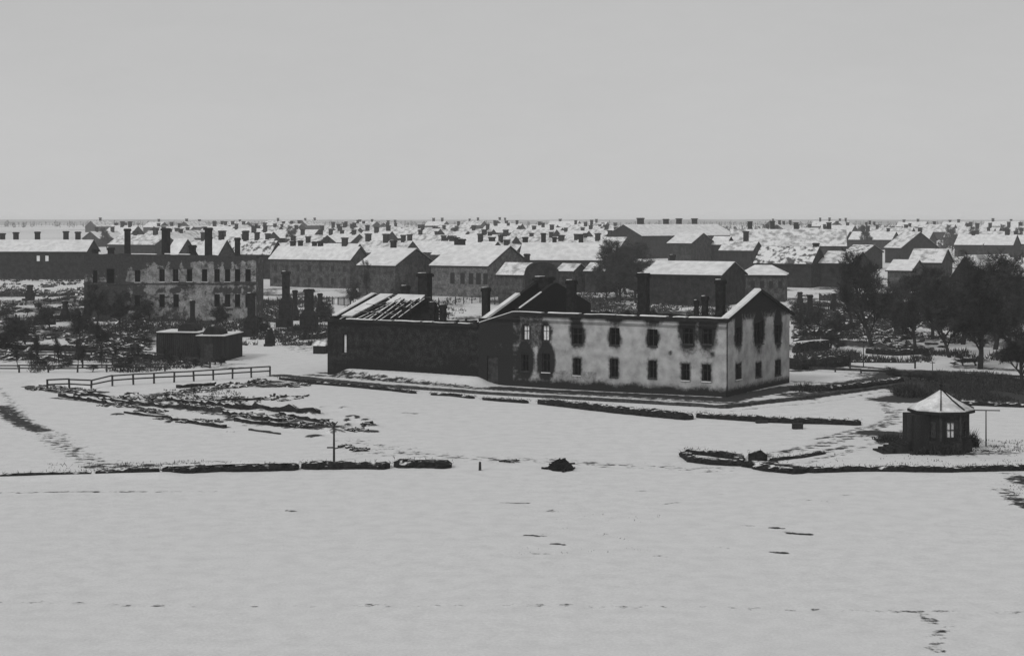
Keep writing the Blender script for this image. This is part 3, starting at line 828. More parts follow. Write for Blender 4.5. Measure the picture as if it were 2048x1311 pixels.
# little heap-roofed hut by the wing corner
p = ground_pt(637, 706)
t = tag(empty('hut', p, -.3), 'tiny dark pitched hut just left of the burnt wing', 'hut')
m_ = MB(); m_.box(-.8,.8,0,1.6,-.2,1.0); m_.build('wall', M['shed'], t)
m_ = MB(); m_.quad((-1,-.15,1.0),(1,-.15,1.0),(1,.8,1.7),(-1,.8,1.7)); m_.quad((1,1.75,1.0),(-1,1.75,1.0),(-1,.8,1.7),(1,.8,1.7)); m_.tri((1,-.15,1),(1,1.75,1),(1,.8,1.7)); m_.tri((-1,1.75,1),(-1,-.15,1),(-1,.8,1.7))
m_.build('roof', M['snow_patchy'], t)

# ------------------------------------------------------------------ kiosk
KP = ground_pt(1882, 903); KP.z = ground_z(KP.x, KP.y)
kk = tag(empty('kiosk', KP, math.radians(8)), 'dark eight-sided park kiosk with a snow-covered tented roof', 'kiosk'); kk.scale = (.95, .95, .97)
R8 = 2.1; zb, zt, za = .0, 3.25, 4.8
ang = [math.radians(22.5+45*k) for k in range(8)]
def oct_(r, z): return [(r*math.cos(a_), r*math.sin(a_), z) for a_ in ang]
m_ = MB(); lo_, hi_ = oct_(R8, -.3), oct_(R8, zt)
KW = {5: 'w', 4: 'w', 6: 'w', 3: 'd'}
for k in range(8):
    j = (k+1) % 8
    if k in (4, 5, 6):
        a_, b_ = Vector(lo_[k]), Vector(lo_[j])
        P = lambda f, z: tuple(a_.lerp(b_, f).xy.to_tuple()+(z,))
        f0, f1, z0, z1 = .3, .7, 1.25, 2.45
        m_.quad(P(0,-.3),P(1,-.3),P(1,z0),P(0,z0)); m_.quad(P(0,z1),P(1,z1),P(1,zt),P(0,zt))
        m_.quad(P(0,z0),P(f0,z0),P(f0,z1),P(0,z1)); m_.quad(P(f1,z0),P(1,z0),P(1,z1),P(f1,z1))
    else: m_.quad(lo_[k], lo_[j], hi_[j], hi_[k])
m_.build('wall', M['shed'], kk)
for k in (4, 5, 6):
    j = (k+1) % 8; a_, b_ = Vector(lo_[k]), Vector(lo_[j]); n_ = Vector((-(a_+b_).x, -(a_+b_).y, 0)).normalized()
    P = lambda f, z, dp=.0: Vector((a_.lerp(b_, f).x, a_.lerp(b_, f).y, z))+n_*dp
    w_ = MB()
    for q in ((P(.3,1.25),P(.3,2.45)),(P(.7,1.25),P(.7,2.45)),(P(.5,1.25),P(.5,2.45)),(P(.3,1.25),P(.7,1.25)),(P(.3,2.45),P(.7,2.45)),(P(.3,1.85),P(.7,1.85))): w_.beam(q[0], q[1], .07)
    wo = w_.build('window', M['timber'], kk)
    g_ = MB(); g_.quad(P(.3,1.25,.08),P(.7,1.25,.08),P(.7,2.45,.08),P(.3,2.45,.08)); g_.build('pane', M['pale_board' if k == 5 else 'kerb'], wo)
for k in range(8):
    c = MB(); x, y, _ = oct_(R8+.04, 0)[k]; c.beam((x,y,.94),(x,y,zt), .16); c.build('post', M['timber'], kk)
c = MB(); a_, b_ = oct_(R8+.42, -.4), oct_(R8+.34, .95)
for k in range(8):
    j = (k+1) % 8; c.quad(a_[k], a_[j], b_[j], b_[k]); c.quad(b_[k], b_[j], oct_(R8, .95)[j], oct_(R8, .95)[k])
c.build('plinth', M['brick_dark'], kk)
def tent(r, z0, z1, th):
    m_ = MB(); e_ = oct_(r, z0)
    for k in range(8):
        j = (k+1) % 8; mid = [((e_[q][0])*.5, (e_[q][1])*.5, z0+(z1-z0)*.44) for q in (k, j)]
        m_.quad(e_[k], e_[j], mid[1], mid[0]); m_.tri(mid[0], mid[1], (0,0,z1))
        m_.quad((e_[k][0],e_[k][1],z0-th), (e_[j][0],e_[j][1],z0-th), e_[j], e_[k])
        m_.tri((e_[j][0],e_[j][1],z0-th), (e_[k][0],e_[k][1],z0-th), (0,0,z0-th+.02))
    return m_
c = MB(); c.box(-R8-.95, -R8*.75, -1.5, .6, -.4, 3.05); c.build('porch', M['shed'], kk)
rf = tent(R8+.6, zt+.05, za, .2).build('roof', M['eave'], kk)
tent(R8+.55, zt+.16, za+.1, .10).build('snow_cover', M['snow_far'], rf)
c = MB()
e_ = oct_(R8+.5, zt+.22)
for k in (5, 6, 7):
    c.beam(e_[k], (e_[k][0]*.5, e_[k][1]*.5, zt+.16+(za-zt-.06)*.44+.05), .10); c.beam((e_[k][0]*.5, e_[k][1]*.5, zt+.16+(za-zt-.06)*.44+.05), (0,0,za+.14), .08)
c.build('roof_ribs', M['eave'], rf)
c = MB(); c.tube([(0,0,za),(0,0,za+.3),(0,0,za+.42),(0,0,za+.55),(0,0,za+1.0)], [.12,.07,.17,.09,.02], 8); c.build('finial', M['eave'], rf)

c = MB()
for k in range(6): c.box(-R8-3.4+k*.45, -R8-3.4+(k+1)*.45-.004, -1.6, .9, -.4, .16+.15*k)
c.build('steps', M['shed'], kk)
def shrubbery(px0, px1, yb, h, label, n=420, dep=1.0):
    a = ground_pt(px0, yb); b = ground_pt(px1, yb); O_ = a.lerp(b, .5); O_.z = ground_z(O_.x, O_.y); mb = MB(); wd = (b-a).length/2
    for _ in range(n):
        x = random.uniform(-wd, wd); y = random.gauss(0, dep*.4); f = 1-(abs(x)/wd)**2
        p = Vector((x, y, -.05)); dv = Vector((random.gauss(0,.45), random.gauss(0,.45), 1)).normalized()*h*(.35+.65*f)*random.uniform(.3, 1.1)
        sd = Vector((random.gauss(0,1), random.gauss(0,1), 0)).normalized()*random.uniform(.03,.08)
        mb.tri(p-sd, p+sd, p+dv)
        q = p+dv*.5; mb.tri(q-sd, q+sd, q+Vector((random.gauss(0,.3), random.gauss(0,.3), .25))*h*.5)
    o_ = mb.build('bare_bush', M['twig'], loc=O_); tag(o_, label, 'bush'); return o_
shrubbery(1905, 1955, 893, 1.9, 'dark spiky bush against the right side of the kiosk')
shrubbery(1820, 1925, 911, .95, 'low dark bushes spread along the front foot of the kiosk', 900, .7)
shrubbery(1750, 1815, 884, .8, 'low dark bush left of the kiosk beside its steps', 420, 1.6)
shrubbery(1790, 1850, 790, 1.9, 'tangled dark bush behind the left side of the kiosk roof', 700, 3)
shrubbery(1582, 1640, 782, 1.1, 'scrubby bush at the foot of the pale gable end', 500, 2)
# ------------------------------------------------------------------ posts
def post(px, yb, yt, label, arms, w=.11, name='wooden_post'):
    p = ground_pt(px, yb); p.z = ground_z(p.x, p.y); s = p.y/F; h = (yb-yt)*s
    t = tag(empty(name, p), label, 'post')
    m_ = MB(); m_.tube([(0,0,-.3),(0,0,h*.5),(0,0,h)], [w*.6, w*.5, w*.42], 6); m_.build('shaft', M['timber'], t)
    for (x0, x1, z0, z1, th) in arms:
        m_ = MB(); m_.beam((x0*s, .01, z0*h), (x1*s, .01, z1*h), th); m_.build('arm', M['timber'], t)
    return t
post(668, 925, 848, 'tall dark wooden post with a forked top standing behind the front hedge', [(-14,2,.37,.37,.1),(0,14,.34,.38,.08),(-5,4,1.03,.97,.14),(0,7,.93,1.04,.08)], .17)
post(1972, 893, 820, 'thin pole with a long crossbar right of the kiosk', [(-45,28,.995,.98,.08)], .1)
post(1727, 733, 690, 'thin dark trunk-like pole in the snow right of the pale building', [(-3,4,.9,.98,.06)], .12)
post(1865, 760, 722, 'thin pole behind the kiosk roof', [(-5,5,.92,.9,.06)], .1)
post(960, 940, 923, 'short greyish stump in the open snow right of the front hedge gap', [], .22, 'wooden_stump')

# railings
def railing(pp, h, label, gap=2.2, rails=(.96, .55)):
    pts = [ground_pt(*q) for q in pp]; O = pts[0].copy()
    t = tag(empty('railing', O), label, 'railing')
    L = sum((b-a).length for a, b in zip(pts[:-1], pts[1:])); n = int(L/gap)
    def at_(s):
        for a, b in zip(pts[:-1], pts[1:]):
            l = (b-a).length
            if s <= l+1e-6: return a.lerp(b, s/l)-O
            s -= l
        return pts[-1]-O
    P_ = [at_(L*k/n) for k in range(n+1)]
    zs_ = [ground_z((p+O).x, (p+O).y) for p in P_]
    for p, z in zip(P_, zs_):
        m_ = MB(); lean = random.uniform(-.06,.06); m_.beam((p.x, p.y, z-.2), (p.x+lean, p.y, z+h), .18); m_.build('post', M['timber'], t)
    for f in rails:
        m_ = MB()
        for k in range(n):
            m_.beam((P_[k].x, P_[k].y-.08, zs_[k]+h*f+random.uniform(-.03,.03)), (P_[k+1].x, P_[k+1].y-.08, zs_[k+1]+h*f+random.uniform(-.03,.03)), .07, .15)
        m_.build('rail', M['timber'], t)
railing([(95,779),(300,767),(540,752)], 1.2, 'two-rail wooden railing running down to the rubble left of the square', 2.4)
railing([(-20,745),(160,744),(330,742)], .95, 'low single-rail fence across the snow at the left edge', 3.2, (.9,.55))
railing([(225,728),(330,722),(430,728)], .8, 'dark broken paling in the snow before the black shed', 1.6, (.9,.5))
railing([(-20,716),(120,716),(300,732)], .9, 'middle post fence across the left snow, in front of the dark hedge line', 3.0, (.9,.5))
railing([(130,708),(300,716),(420,735)], .9, 'slanting paling between the hedge end and the black shed', 2.2, (.9,.5,.2))
railing([(1620,741),(1800,750),(2060,758)], .5, 'low dark rail along the path right of the pale building', 3, (.9,.6))
railing([(1700,735),(1830,737)], .8, 'thin sparse fence before the low hedge on the right', 4, (.9,))

def plank_fence(pp, h, label, m='shed'):
    pts = [ground_pt(*q) for q in pp]; O = pts[0].copy(); t = tag(empty('plank_fence', O), label, 'fence', 'yard fences among the burnt plots')
    bd = MB(); 
    for a, b in zip(pts[:-1], pts[1:]):
        L = (b-a).length; n = int(L/.3); dr = (b-a).normalized()
        for k in range(n):
            if noise.noise(Vector((a.x+k*.11, a.y, 3))) > .38: continue
            p = a.lerp(b, (k+.5)/n); z = ground_z(p.x, p.y); q = p-O; hh = h*random.uniform(.85, 1.08)
            bd.beam((q.x, q.y, z-.1), (q.x+random.uniform(-.03,.03), q.y, z+hh), .27, .04)
        m_ = int(L/3)+1
        for k in range(m_+1):
            p = a.lerp(b, k/m_); z = ground_z(p.x, p.y); q = p-O
            c = MB(); c.beam((q.x, q.y+.12, z-.2), (q.x, q.y+.12, z+h*1.05), .16); c.build('post', M['timber'], t)
    bd.build('boards', M[m], t); return t
plank_fence([(505,665),(575,662),(640,668)], 1.1, 'broken board fence before the free-standing stacks')
plank_fence([(520,610),(620,604),(700,612)], 1.6, 'board fence at the foot of the four-chimney house', 'timber')
plank_fence([(860,612),(960,606),(1010,612)], 1.6, 'board fence below the five tall windows', 'timber')
plank_fence([(1600,655),(1660,650),(1720,658)], 1.4, 'board fence in the right garden nearest the pale gable end')
plank_fence([(1590,625),(1690,618)], 1.5, 'board fence just beyond the lone small stack on the right')
plank_fence([(1760,640),(1900,632)], 1.5, 'board fence behind the bare trees on the right', 'timber')
plank_fence([(0,640),(80,646),(160,640)], 1.3, 'collapsing board fence in the far left garden')
plank_fence([(230,668),(296,664)], 1.2, 'short board fence joining the left side of the black shed')
plank_fence([(1100,600),(1200,604)], 1.7, 'board fence behind the chimneys of the pale building', 'timber')
plank_fence([(0,612),(150,606)], 1.2, 'far board fence left of the grey ruin', 'timber')

# kerb round the burnt building's street side
def kerb(pp, label, h=.22, w=.35):
    pts = [ground_pt(*q) for q in pp]; m_ = MB()
    fine = []
    for a, b in zip(pts[:-1], pts[1:]):
        n = max(1, int((b-a).length/1.2)); fine += [a.lerp(b, k/n) for k in range(n)]
    fine.append(pts[-1])
    O = fine[0].copy()
    i = 0
    for k, p in enumerate(fine):
        dr = (fine[min(k+1, len(fine)-1)]-fine[max(k-1, 0)]).normalized(); nn_ = Vector((-dr.y, dr.x, 0))*w/2
        z = ground_z(p.x, p.y); q = p-O; hh = h*random.uniform(.55, 1.15)
        m_.v += [(q.x-nn_.x, q.y-nn_.y, z-.2), (q.x-nn_.x, q.y-nn_.y, z+hh), (q.x+nn_.x, q.y+nn_.y, z+hh), (q.x+nn_.x, q.y+nn_.y, z-.2)]
    for k in range(len(fine)-1):
        i = k*4; m_.f += [(i,i+4,i+5,i+1), (i+1,i+5,i+6,i+2), (i+2,i+6,i+7,i+3)]
    m_.f += [(0,1,2,3), tuple(len(m_.v)-4+q for q in (3,2,1,0))]
    o = m_.build('kerb', M['kerb'], loc=O); o['kind'] = 'structure'
    return o
kerb([(600,760),(760,773),(960,787),(1240,803),(1450,815),(1600,800),(1700,786),(1800,772)], '', .3, .5)

# ------------------------------------------------------------------ hedges
def hedge(pp, h, w, label, snow=.5, dens=34, group='low bare hedges round the square'):
    pts = [ground_pt(*q) for q in pp]; O = pts[0].copy()
    t = empty('hedge', O); tag(t, label, 'hedge', group)
    fine = []
    for a, b in zip(pts[:-1], pts[1:]):
        n = max(1, int((b-a).length/.35)); fine += [a.lerp(b, k/n) for k in range(n)]
    fine.append(pts[-1])
    core = MB(); sn = MB(); rowsn = []
    prof = [(-.5,0),(-.55,.45),(-.42,.86),(0,.95),(.42,.86),(.55,.45),(.5,0)]
    for k, p in enumerate(fine):
        dr = (fine[min(k+1, len(fine)-1)]-fine[max(k-1, 0)]).normalized(); nn_ = Vector((-dr.y, dr.x, 0))
        z = ground_z(p.x, p.y); q = p-O
        taper = .35 if k in (0, len(fine)-1) else 1
        for (a, b) in prof:
            r = (1+.30*noise.noise(Vector((p.x*1.9+a*3, p.y*1.9, b*3)))+.25*noise.noise(Vector((p.x*.4, p.y*.4, 9))))*.92
            core.v.append((q.x+nn_.x*a*w*r*taper, q.y+nn_.y*a*w*r*taper, z-.1+(b*h*r*(.75 if taper < 1 else 1)+.1 if b else -.1)))
        rowsn.append((q, nn_, z, p))
    m_ = len(prof)
    for k in range(len(fine)-1):
        for a in range(m_-1):
            i = k*m_+a; core.f.append((i, i+m_, i+m_+1, i+1))
    core.f += [tuple(range(m_)), tuple(len(core.v)-1-k for k in range(m_))]
    # twigs
    L = len(fine)*.35
    for _ in range(int(L*dens)):
        k = random.randrange(len(fine)); q, nn_, z, p = rowsn[k]
        a = random.uniform(-.55,.55)*w; b = random.uniform(.15, 1.0)*h
        s0 = Vector((q.x+nn_.x*a, q.y+nn_.y*a, z+b))
        dv = Vector((random.gauss(0,1)+nn_.x*a*2, random.gauss(0,1)+nn_.y*a*2, random.uniform(.2,1.5))).normalized()*random.uniform(.12,.32)
        sd = dv.cross(Vector((random.gauss(0,1), random.gauss(0,1), random.gauss(0,1)))).normalized()*.022
        core.tri(s0-sd, s0+sd, s0+dv)
    core.build('foliage', M['hedge'], t)
    if snow > 0:
        for k in range(len(fine)-1):
            q, nn_, z, p = rowsn[k]; q2, n2, z2, p2 = rowsn[k+1]
            if noise.noise(Vector((p.x*.5, p.y*.5, 8)))*.5+.5 < snow:
                ww = w*.27*(1+.6*noise.noise(Vector((p.x*2, p.y*2, 2)))); zt_ = h*1.04
                sn.quad((q.x-nn_.x*ww, q.y-nn_.y*ww, z+zt_), (q.x+nn_.x*ww, q.y+nn_.y*ww, z+zt_), (q2.x+n2.x*ww, q2.y+n2.y*ww, z2+zt_), (q2.x-n2.x*ww, q2.y-n2.y*ww, z2+zt_))
        if sn.f: sn.build('snow_cover', M['snow'], t)
    return t
hedge([(-40,957),(60,956),(182,951)], .22, .5, 'thin sparse low hedge at the lower left edge', .6, 20)
hedge([(192,950),(260,950),(318,946)], .4, 1.1, 'short ragged hedge piece left of the long front hedge', .3)
hedge([(325,947),(440,942),(598,939)], .5, 1.7, 'longest front hedge, snow lying along its top', .55)
hedge([(603,937),(690,937),(780,937)], .5, 1.5, 'front hedge piece with the forked post behind it', .25)
hedge([(788,934),(850,934),(903,935)], .55, 1.6, 'front hedge piece ending squarely at the gap', .35)
hedge([(1372,903),(1420,908),(1478,916),(1476,929),(1430,926),(1385,920),(1368,908)], .42, .85, 'looped hedge framing a small bed of snow', .1)
hedge([(1497,921),(1534,921)], .85, 1.2, 'square-cut hedge block beside the looped hedge', 0)
hedge([(1500,928),(1540,937),(1610,946)], .45, 2.0, 'thick bend of hedge below the square-cut block', .1)
hedge([(1615,944),(1720,942),(1900,946),(2075,941)], .4, .9, 'long front hedge below the kiosk', .25)
hedge([(1540,920),(1600,915),(1650,908)], .2, .5, 'thin curved border hedge along the path to the kiosk', .2, 20)
hedge([(560,757),(640,767),(700,772),(800,783),(832,787)], .3, .7, 'low hedge under the railing end, before the burnt wing', .2)
hedge([(862,790),(905,792),(948,797)], .3, .7, 'short hedge piece before the right end of the wing', .1)
hedge([(966,799),(1056,806)], .35, .8, 'hedge piece before the burnt doorway', .05)
hedge([(1078,806),(1130,812),(1240,824),(1384,838)], .65, 1.3, 'thickest street hedge, before the pale building', .03)
hedge([(1394,833),(1550,845),(1722,853)], .5, 1.1, 'street hedge tapering toward the kiosk', .03)
hedge([(1582,738),(1640,734),(1688,729)], 1.5, 2.6, 'tall bushy hedge against the right corner of the pale building', .1)
hedge([(1590,705),(1652,700)], 1.4, 2.0, 'hedge with flat snowy top behind the tall bushy hedge', .7)
hedge([(1735,706),(1790,710),(1850,706)], .9, 2.0, 'dark straight hedge in the snow under the bare trees', .1)
hedge([(1640,783),(1720,775),(1800,762)], .55, 1.4, 'low dark hedge along the side path toward the kiosk', .1)
hedge([(-40,696),(90,700),(190,704)], .9, 2.2, 'dark hedge line across the left garden', .25)
hedge([(195,710),(300,718)], .7, 1.8, 'ragged hedge end left of the black shed', .2)
hedge([(1905,806),(2060,812)], .4, 1.6, 'dark hedge strip right of the kiosk roof', .1)

# ------------------------------------------------------------------ rubble
def heap(px, py, rx, ry, h, label, n=60, name='rubble_heap', group='rubble beside the square', m='rubble', cat='rubble'):
    p = ground_pt(px, py); p.z = ground_z(p.x, p.y)
    mb = MB(); nn_ = 14
    # lumpy mound
    for a in range(5):
        for b in range(nn_):
            f = a/4; an = 2*math.pi*b/nn_
            r = (1-f*.92)*(1+.3*noise.noise(Vector((px*.1+math.cos(an)*1.4, math.sin(an)*1.4, a*.6))))
            mb.v.append((rx*r*math.cos(an), ry*r*math.sin(an), -.12+(h+.12)*math.sin(f*math.pi/2)*(1+.25*noise.noise(Vector((px+an, f*3, 1))))))
    for a in range(4):
        for b in range(nn_):
            c_ = (b+1) % nn_; mb.f.append((a*nn_+b, a*nn_+c_, (a+1)*nn_+c_, (a+1)*nn_+b))
    mb.f.append(tuple(4*nn_+b for b in range(nn_)))
    for _ in range(n):
        an = random.uniform(0, 6.28); f = random.random()**.6
        x = rx*1.1*f*math.cos(an); y = ry*1.1*f*math.sin(an); z = h*max(0, 1-f)*1.0
        s = random.uniform(.07, .22); v = Vector((random.gauss(0,1), random.gauss(0,1), random.gauss(0,.5))).normalized()*s*random.uniform(1,2.5)
        mb.beam((x-v.x, y-v.y, z-v.z*.3+.05), (x+v.x, y+v.y, z+v.z*.3+.08), s*.9, s*.7)
    o = mb.build(name, M[m], loc=p); tag(o, label, cat, group)
    return o
heap(1122, 936, 1.1, 1.2, .75, 'single dark cone-shaped heap in the open snow between the front hedges', 14, group=None, m='char', cat='heap')
heap(1022, 923, .6, .6, .12, 'small flat dark patch of stones left of the dark cone-shaped heap', 14, group=None)
hp = [(95,776,2.6,1.8,.5,'boat-shaped dark bank at the left end of the rubble'),(150,782,2.6,1.6,.4,'flat dark debris between the boat-shaped bank and the culvert hollow'),
      (265,796,2.0,2.0,.7,'round dark mound in the middle of the left rubble'),(315,800,1.4,1.5,.4,'debris pile just right of the round dark mound'),
      (345,789,1.6,2.0,.4,'debris pile below the middle of the two-rail railing'),(400,779,2.2,2.0,.35,'debris under the right half of the railing'),
      (465,770,2.2,2.0,.4,'debris under the railing end near the street'),(520,763,1.6,1.6,.45,'debris heap right at the end post of the railing'),
      (590,770,2.0,1.5,.35,'dark patch of debris right of the railing end'),(235,812,2.2,1.0,.3,'long low debris line at the front of the rubble strip'),
      (300,822,1.8,.9,.3,'stones on the front edge left of the foundation'),(400,842,2.4,.9,.25,'debris on the front edge below the foundation'),
      (420,815,1.8,1.2,.3,'rubble between the round mound and the foundation'),(500,832,2.0,1.5,.4,'rubble in front of the long burnt foundation'),
      (560,838,1.8,1.2,.4,'rubble below the right half of the foundation'),(610,852,1.4,1.0,.35,'rubble pile left of the forked post'),
      (650,850,.8,.9,.45,'small pointed pile touching the forked post'),(712,862,1.0,.7,.25,'small debris right of the forked post'),
      (735,853,.7,.7,.3,'tiny debris farthest right of the rubble'),(690,895,.7,.5,.15,'low crumbs at the foot of the forked post'),(722,902,.9,.4,.12,'flat crumbs in the snow behind the front hedge')]
for q in hp: heap(q[0], q[1], q[2]*.8, q[3], q[4]*.8, q[5], int(30*q[2]))
# burnt foundation: low broken wall, parts
def beam_thing(p0, p1, w, h, label, name='stone_foundation', cat='foundation', m='rubble', grp=None):
    a, b = ground_pt(*p0), ground_pt(*p1); O = a.copy(); n = max(3, int((b-a).length/.5)); mb = MB()
    dr = (b-a).normalized(); nn_ = Vector((-dr.y, dr.x, 0))*w/2
    for k in range(n+1):
        p = a.lerp(b, k/n); q = p-O; z = ground_z(p.x, p.y); hh = h*(.7+.6*random.random())
        j = random.uniform(-.08, .08)
        mb.v += [(q.x-nn_.x+j, q.y-nn_.y+j, z-.2), (q.x-nn_.x+j, q.y-nn_.y, z+hh), (q.x+nn_.x, q.y+nn_.y, z+hh*.9), (q.x+nn_.x, q.y+nn_.y, z-.2)]
    for k in range(n):
        i = k*4; mb.f += [(i,i+4,i+5,i+1), (i+1,i+5,i+6,i+2), (i+2,i+6,i+7,i+3)]
    mb.f += [(0,1,2,3), tuple(len(mb.v)-4+q for q in (3,2,1,0))]
    o = mb.build(name, M[m], loc=O); tag(o, label, cat, grp); return o
beam_thing((405,810),(638,829), .5, .5, 'straight dark foundation wall at the back of the rubble', m='found')
beam_thing((448,826),(560,842), .5, .35, 'broken foundation wall parallel to and in front of the straight one', m='found')
beam_thing((120,792),(245,813), .45, .35, 'dark foundation line at the left front of the rubble', m='found')
beam_thing((345,838),(450,854), .4, .3, 'lowest foundation line nearest the open snow', m='found')
for a_, b_, w_, h_, lb in (((200,800),(330,815),.5,.3,'thick dark plank slanting below the round dark mound'),((330,800),(470,812),.45,.35,'long dark plank right of the round dark mound'),((470,842),(590,852),.5,.3,'thick plank in front of the broken foundation wall'),
    ((560,832),(655,846),.45,.35,'dark plank pointing at the forked post'),((150,790),(235,799),.5,.3,'dark plank just right of the boat-shaped bank'),((250,826),(345,835),.5,.25,'dark plank on the lower edge of the rubble'),
    ((430,800),(520,797),.4,.3,'nearly level plank behind the straight foundation wall'),((355,775),(430,769),.6,.35,'dark plank lying along the foot of the railing')):
    beam_thing(a_, b_, w_, h_, lb, 'charred_plank', 'plank', 'found')
beam_thing((500,858),(560,867), .25, .15, 'thin charred beam in the snow below the foundations', 'charred_plank', 'plank', 'timber')
beam_thing((225,806),(450,822), .35, .3, 'long thin charred beam through the middle of the rubble', 'charred_plank', 'plank', 'timber')
for a_, b_, w_, h_, lb in (((20,655),(110,650),.5,1.2,'broken house wall in the far left garden'),((200,600),(160,612),.5,1.4,'wall stub running up to the left corner of the grey ruin'),((520,640),(560,646),.5,1.1,'broken wall between the two left free-standing stacks'),
    ((600,680),(650,676),.5,.9,'low broken wall behind the tiny pitched hut'),((1600,675),(1680,668),.5,1.0,'broken wall in the right garden above the flat-topped hedge'),((1690,640),(1760,646),.5,1.3,'broken wall at the foot of the pointed dark tree'),
    ((1640,600),(1730,606),.5,1.4,'long broken wall below the dark-walled house on the right'),((1110,615),(1200,622),.5,1.6,'broken yard wall seen over the burnt building front'),((0,680),(70,684),.5,.8,'low wall at the left edge above the dark hedge line'),
    ((1900,655),(2000,650),.5,1.3,'broken wall behind the largest tree')):
    beam_thing(a_, b_, w_, h_, lb, 'ruined_wall', 'wall', 'rubble')['kind'] = 'thing'
p = ground_pt(1595, 859); t = tag(empty('crate', p, .1), 'small dark square crate under the street hedge', 'crate')
m_ = MB(); m_.box(-.42,.42,-.3,.3,0,.5); m_.build('body', M['shed'], t); m_ = MB(); m_.box(-.46,.46,-.34,.34,.503,.56); m_.build('lid', M['timber'], t)
p = ground_pt(1523, 846); t = tag(empty('crate', p, .1), 'low flat dark crate left of the square crate', 'crate')
m_ = MB(); m_.box(-.5,.5,-.3,.3,0,.2); m_.build('body', M['shed'], t); m_ = MB(); m_.box(-.54,.54,-.34,.34,.203,.24); m_.build('lid', M['timber'], t)

# ------------------------------------------------------------------ trees
def grow(seed, spread=.5, upright=.6, levels=5, droop=0.0, nb=(3, 4), twigs=3, width=.45):
    """a unit-height bare tree: trunk mesh, crown mesh"""
    r_ = random.Random(seed); tr = MB(); cr = MB()
    def limb(p, d, l, r, lev):
        pts = [p]; dd = d.copy(); q = p
        n = 3
        for k in range(n):
            dd = (dd+Vector((r_.gauss(0,.16), r_.gauss(0,.16), r_.gauss(0,.10)+(.05*upright if lev < 3 else -droop)))).normalized()
            q = q+dd*l/n; pts.append(q)
        rad = [r*(1-.55*k/n) for k in range(n+1)]
        tgt = tr if lev <= 1 else cr
        tgt.tube(pts, rad, 6 if lev == 0 else (4 if lev == 1 else 3))
        if lev >= levels:
            for _ in range(twigs):
                s = pts[r_.randint(1, n)]
                dv = (dd+Vector((r_.gauss(0,.8), r_.gauss(0,.8), r_.gauss(0,.6)-droop))).normalized()*l*r_.uniform(.4,.9)
                sd = dv.cross(Vector((r_.gauss(0,1), r_.gauss(0,1), r_.gauss(0,1)))).normalized()*max(r*.6, .0015)
                cr.tri(s-sd, s+sd, s+dv)
            return
        m_ = r_.randint(*nb)+(2 if lev == 0 else 0)
        for k in range(m_):
            f = r_.uniform(.35 if lev else .3, 1.0); j = min(n-1, int(f*n)); s = pts[j].lerp(pts[j+1], f*n-j)
            an = r_.uniform(0, 6.283)+k*2.4
            side = Vector((math.cos(an), math.sin(an), 0))
            nd = (dd*(1-spread)+side*spread*r_.uniform(.7,1.4)+Vector((0,0,upright*.35))).normalized()
            limb(s, nd, l*r_.uniform(.52,.74)*(1-.25*f if lev == 0 else 1), r*.48, lev+1)
        limb(pts[-1], dd, l*.62, r*.5, lev+1)
    limb(Vector((0,0,-.02)), Vector((0,0,1)), .36, .026, 0)
    # normalise to unit height and given half width
    allv = np.array(tr.v+cr.v); top = allv[:,2].max(); rad = np.percentile(np.hypot(allv[:,0], allv[:,1]), 96)
    for mb in (tr, cr):
        mb.v = [(x/rad*width, y/rad*width, z/top) for x, y, z in mb.v]
    return tr, cr
PROTO = []
specs = [(1, .55, .5, 5, .10, (4,5), 7, .42), (2, .48, .6, 5, .06, (4,5), 6, .33), (3, .6, .35, 5, .12, (3,5), 6, .5), (4, .35, .9, 5, .0, (3,4), 6, .24), (7, .5, .6, 4, .05, (4,5), 12, .4)]
for s in specs:
    tr, cr = grow(*s)
    def mk(mb, nm, mm):
        me = bpy.data.meshes.new(nm); me.from_pydata(mb.v, [], mb.f); me.update(); me.materials.append(mm); return me
    PROTO.append((mk(tr, 'trunk', M['bark']), mk(cr, 'crown', M['twig'])))
def tree(px, yb, yt, wpx, label, kind=0, name='bare_tree', group='bare trees', d=None):
    if d: p = Vector(((px-1024)/F*d, d, rise(d)))
    else:
        p = ground_pt(px, yb); p.z = ground_z(p.x, p.y)
    h = H-(yt-HY)*p.y/F-p.z; w = wpx*p.y/F/2/specs[kind][7]
    t = empty(name, p, random.uniform(0, 6.28)); t.scale = (w, w, h); tag(t, label, 'tree' if 'tree' in name else 'bush', group)
    for me, nm in zip(PROTO[kind], ('trunk', 'crown')):
        o = bpy.data.objects.new(nm, me); COL.objects.link(o); o.parent = t
    return t
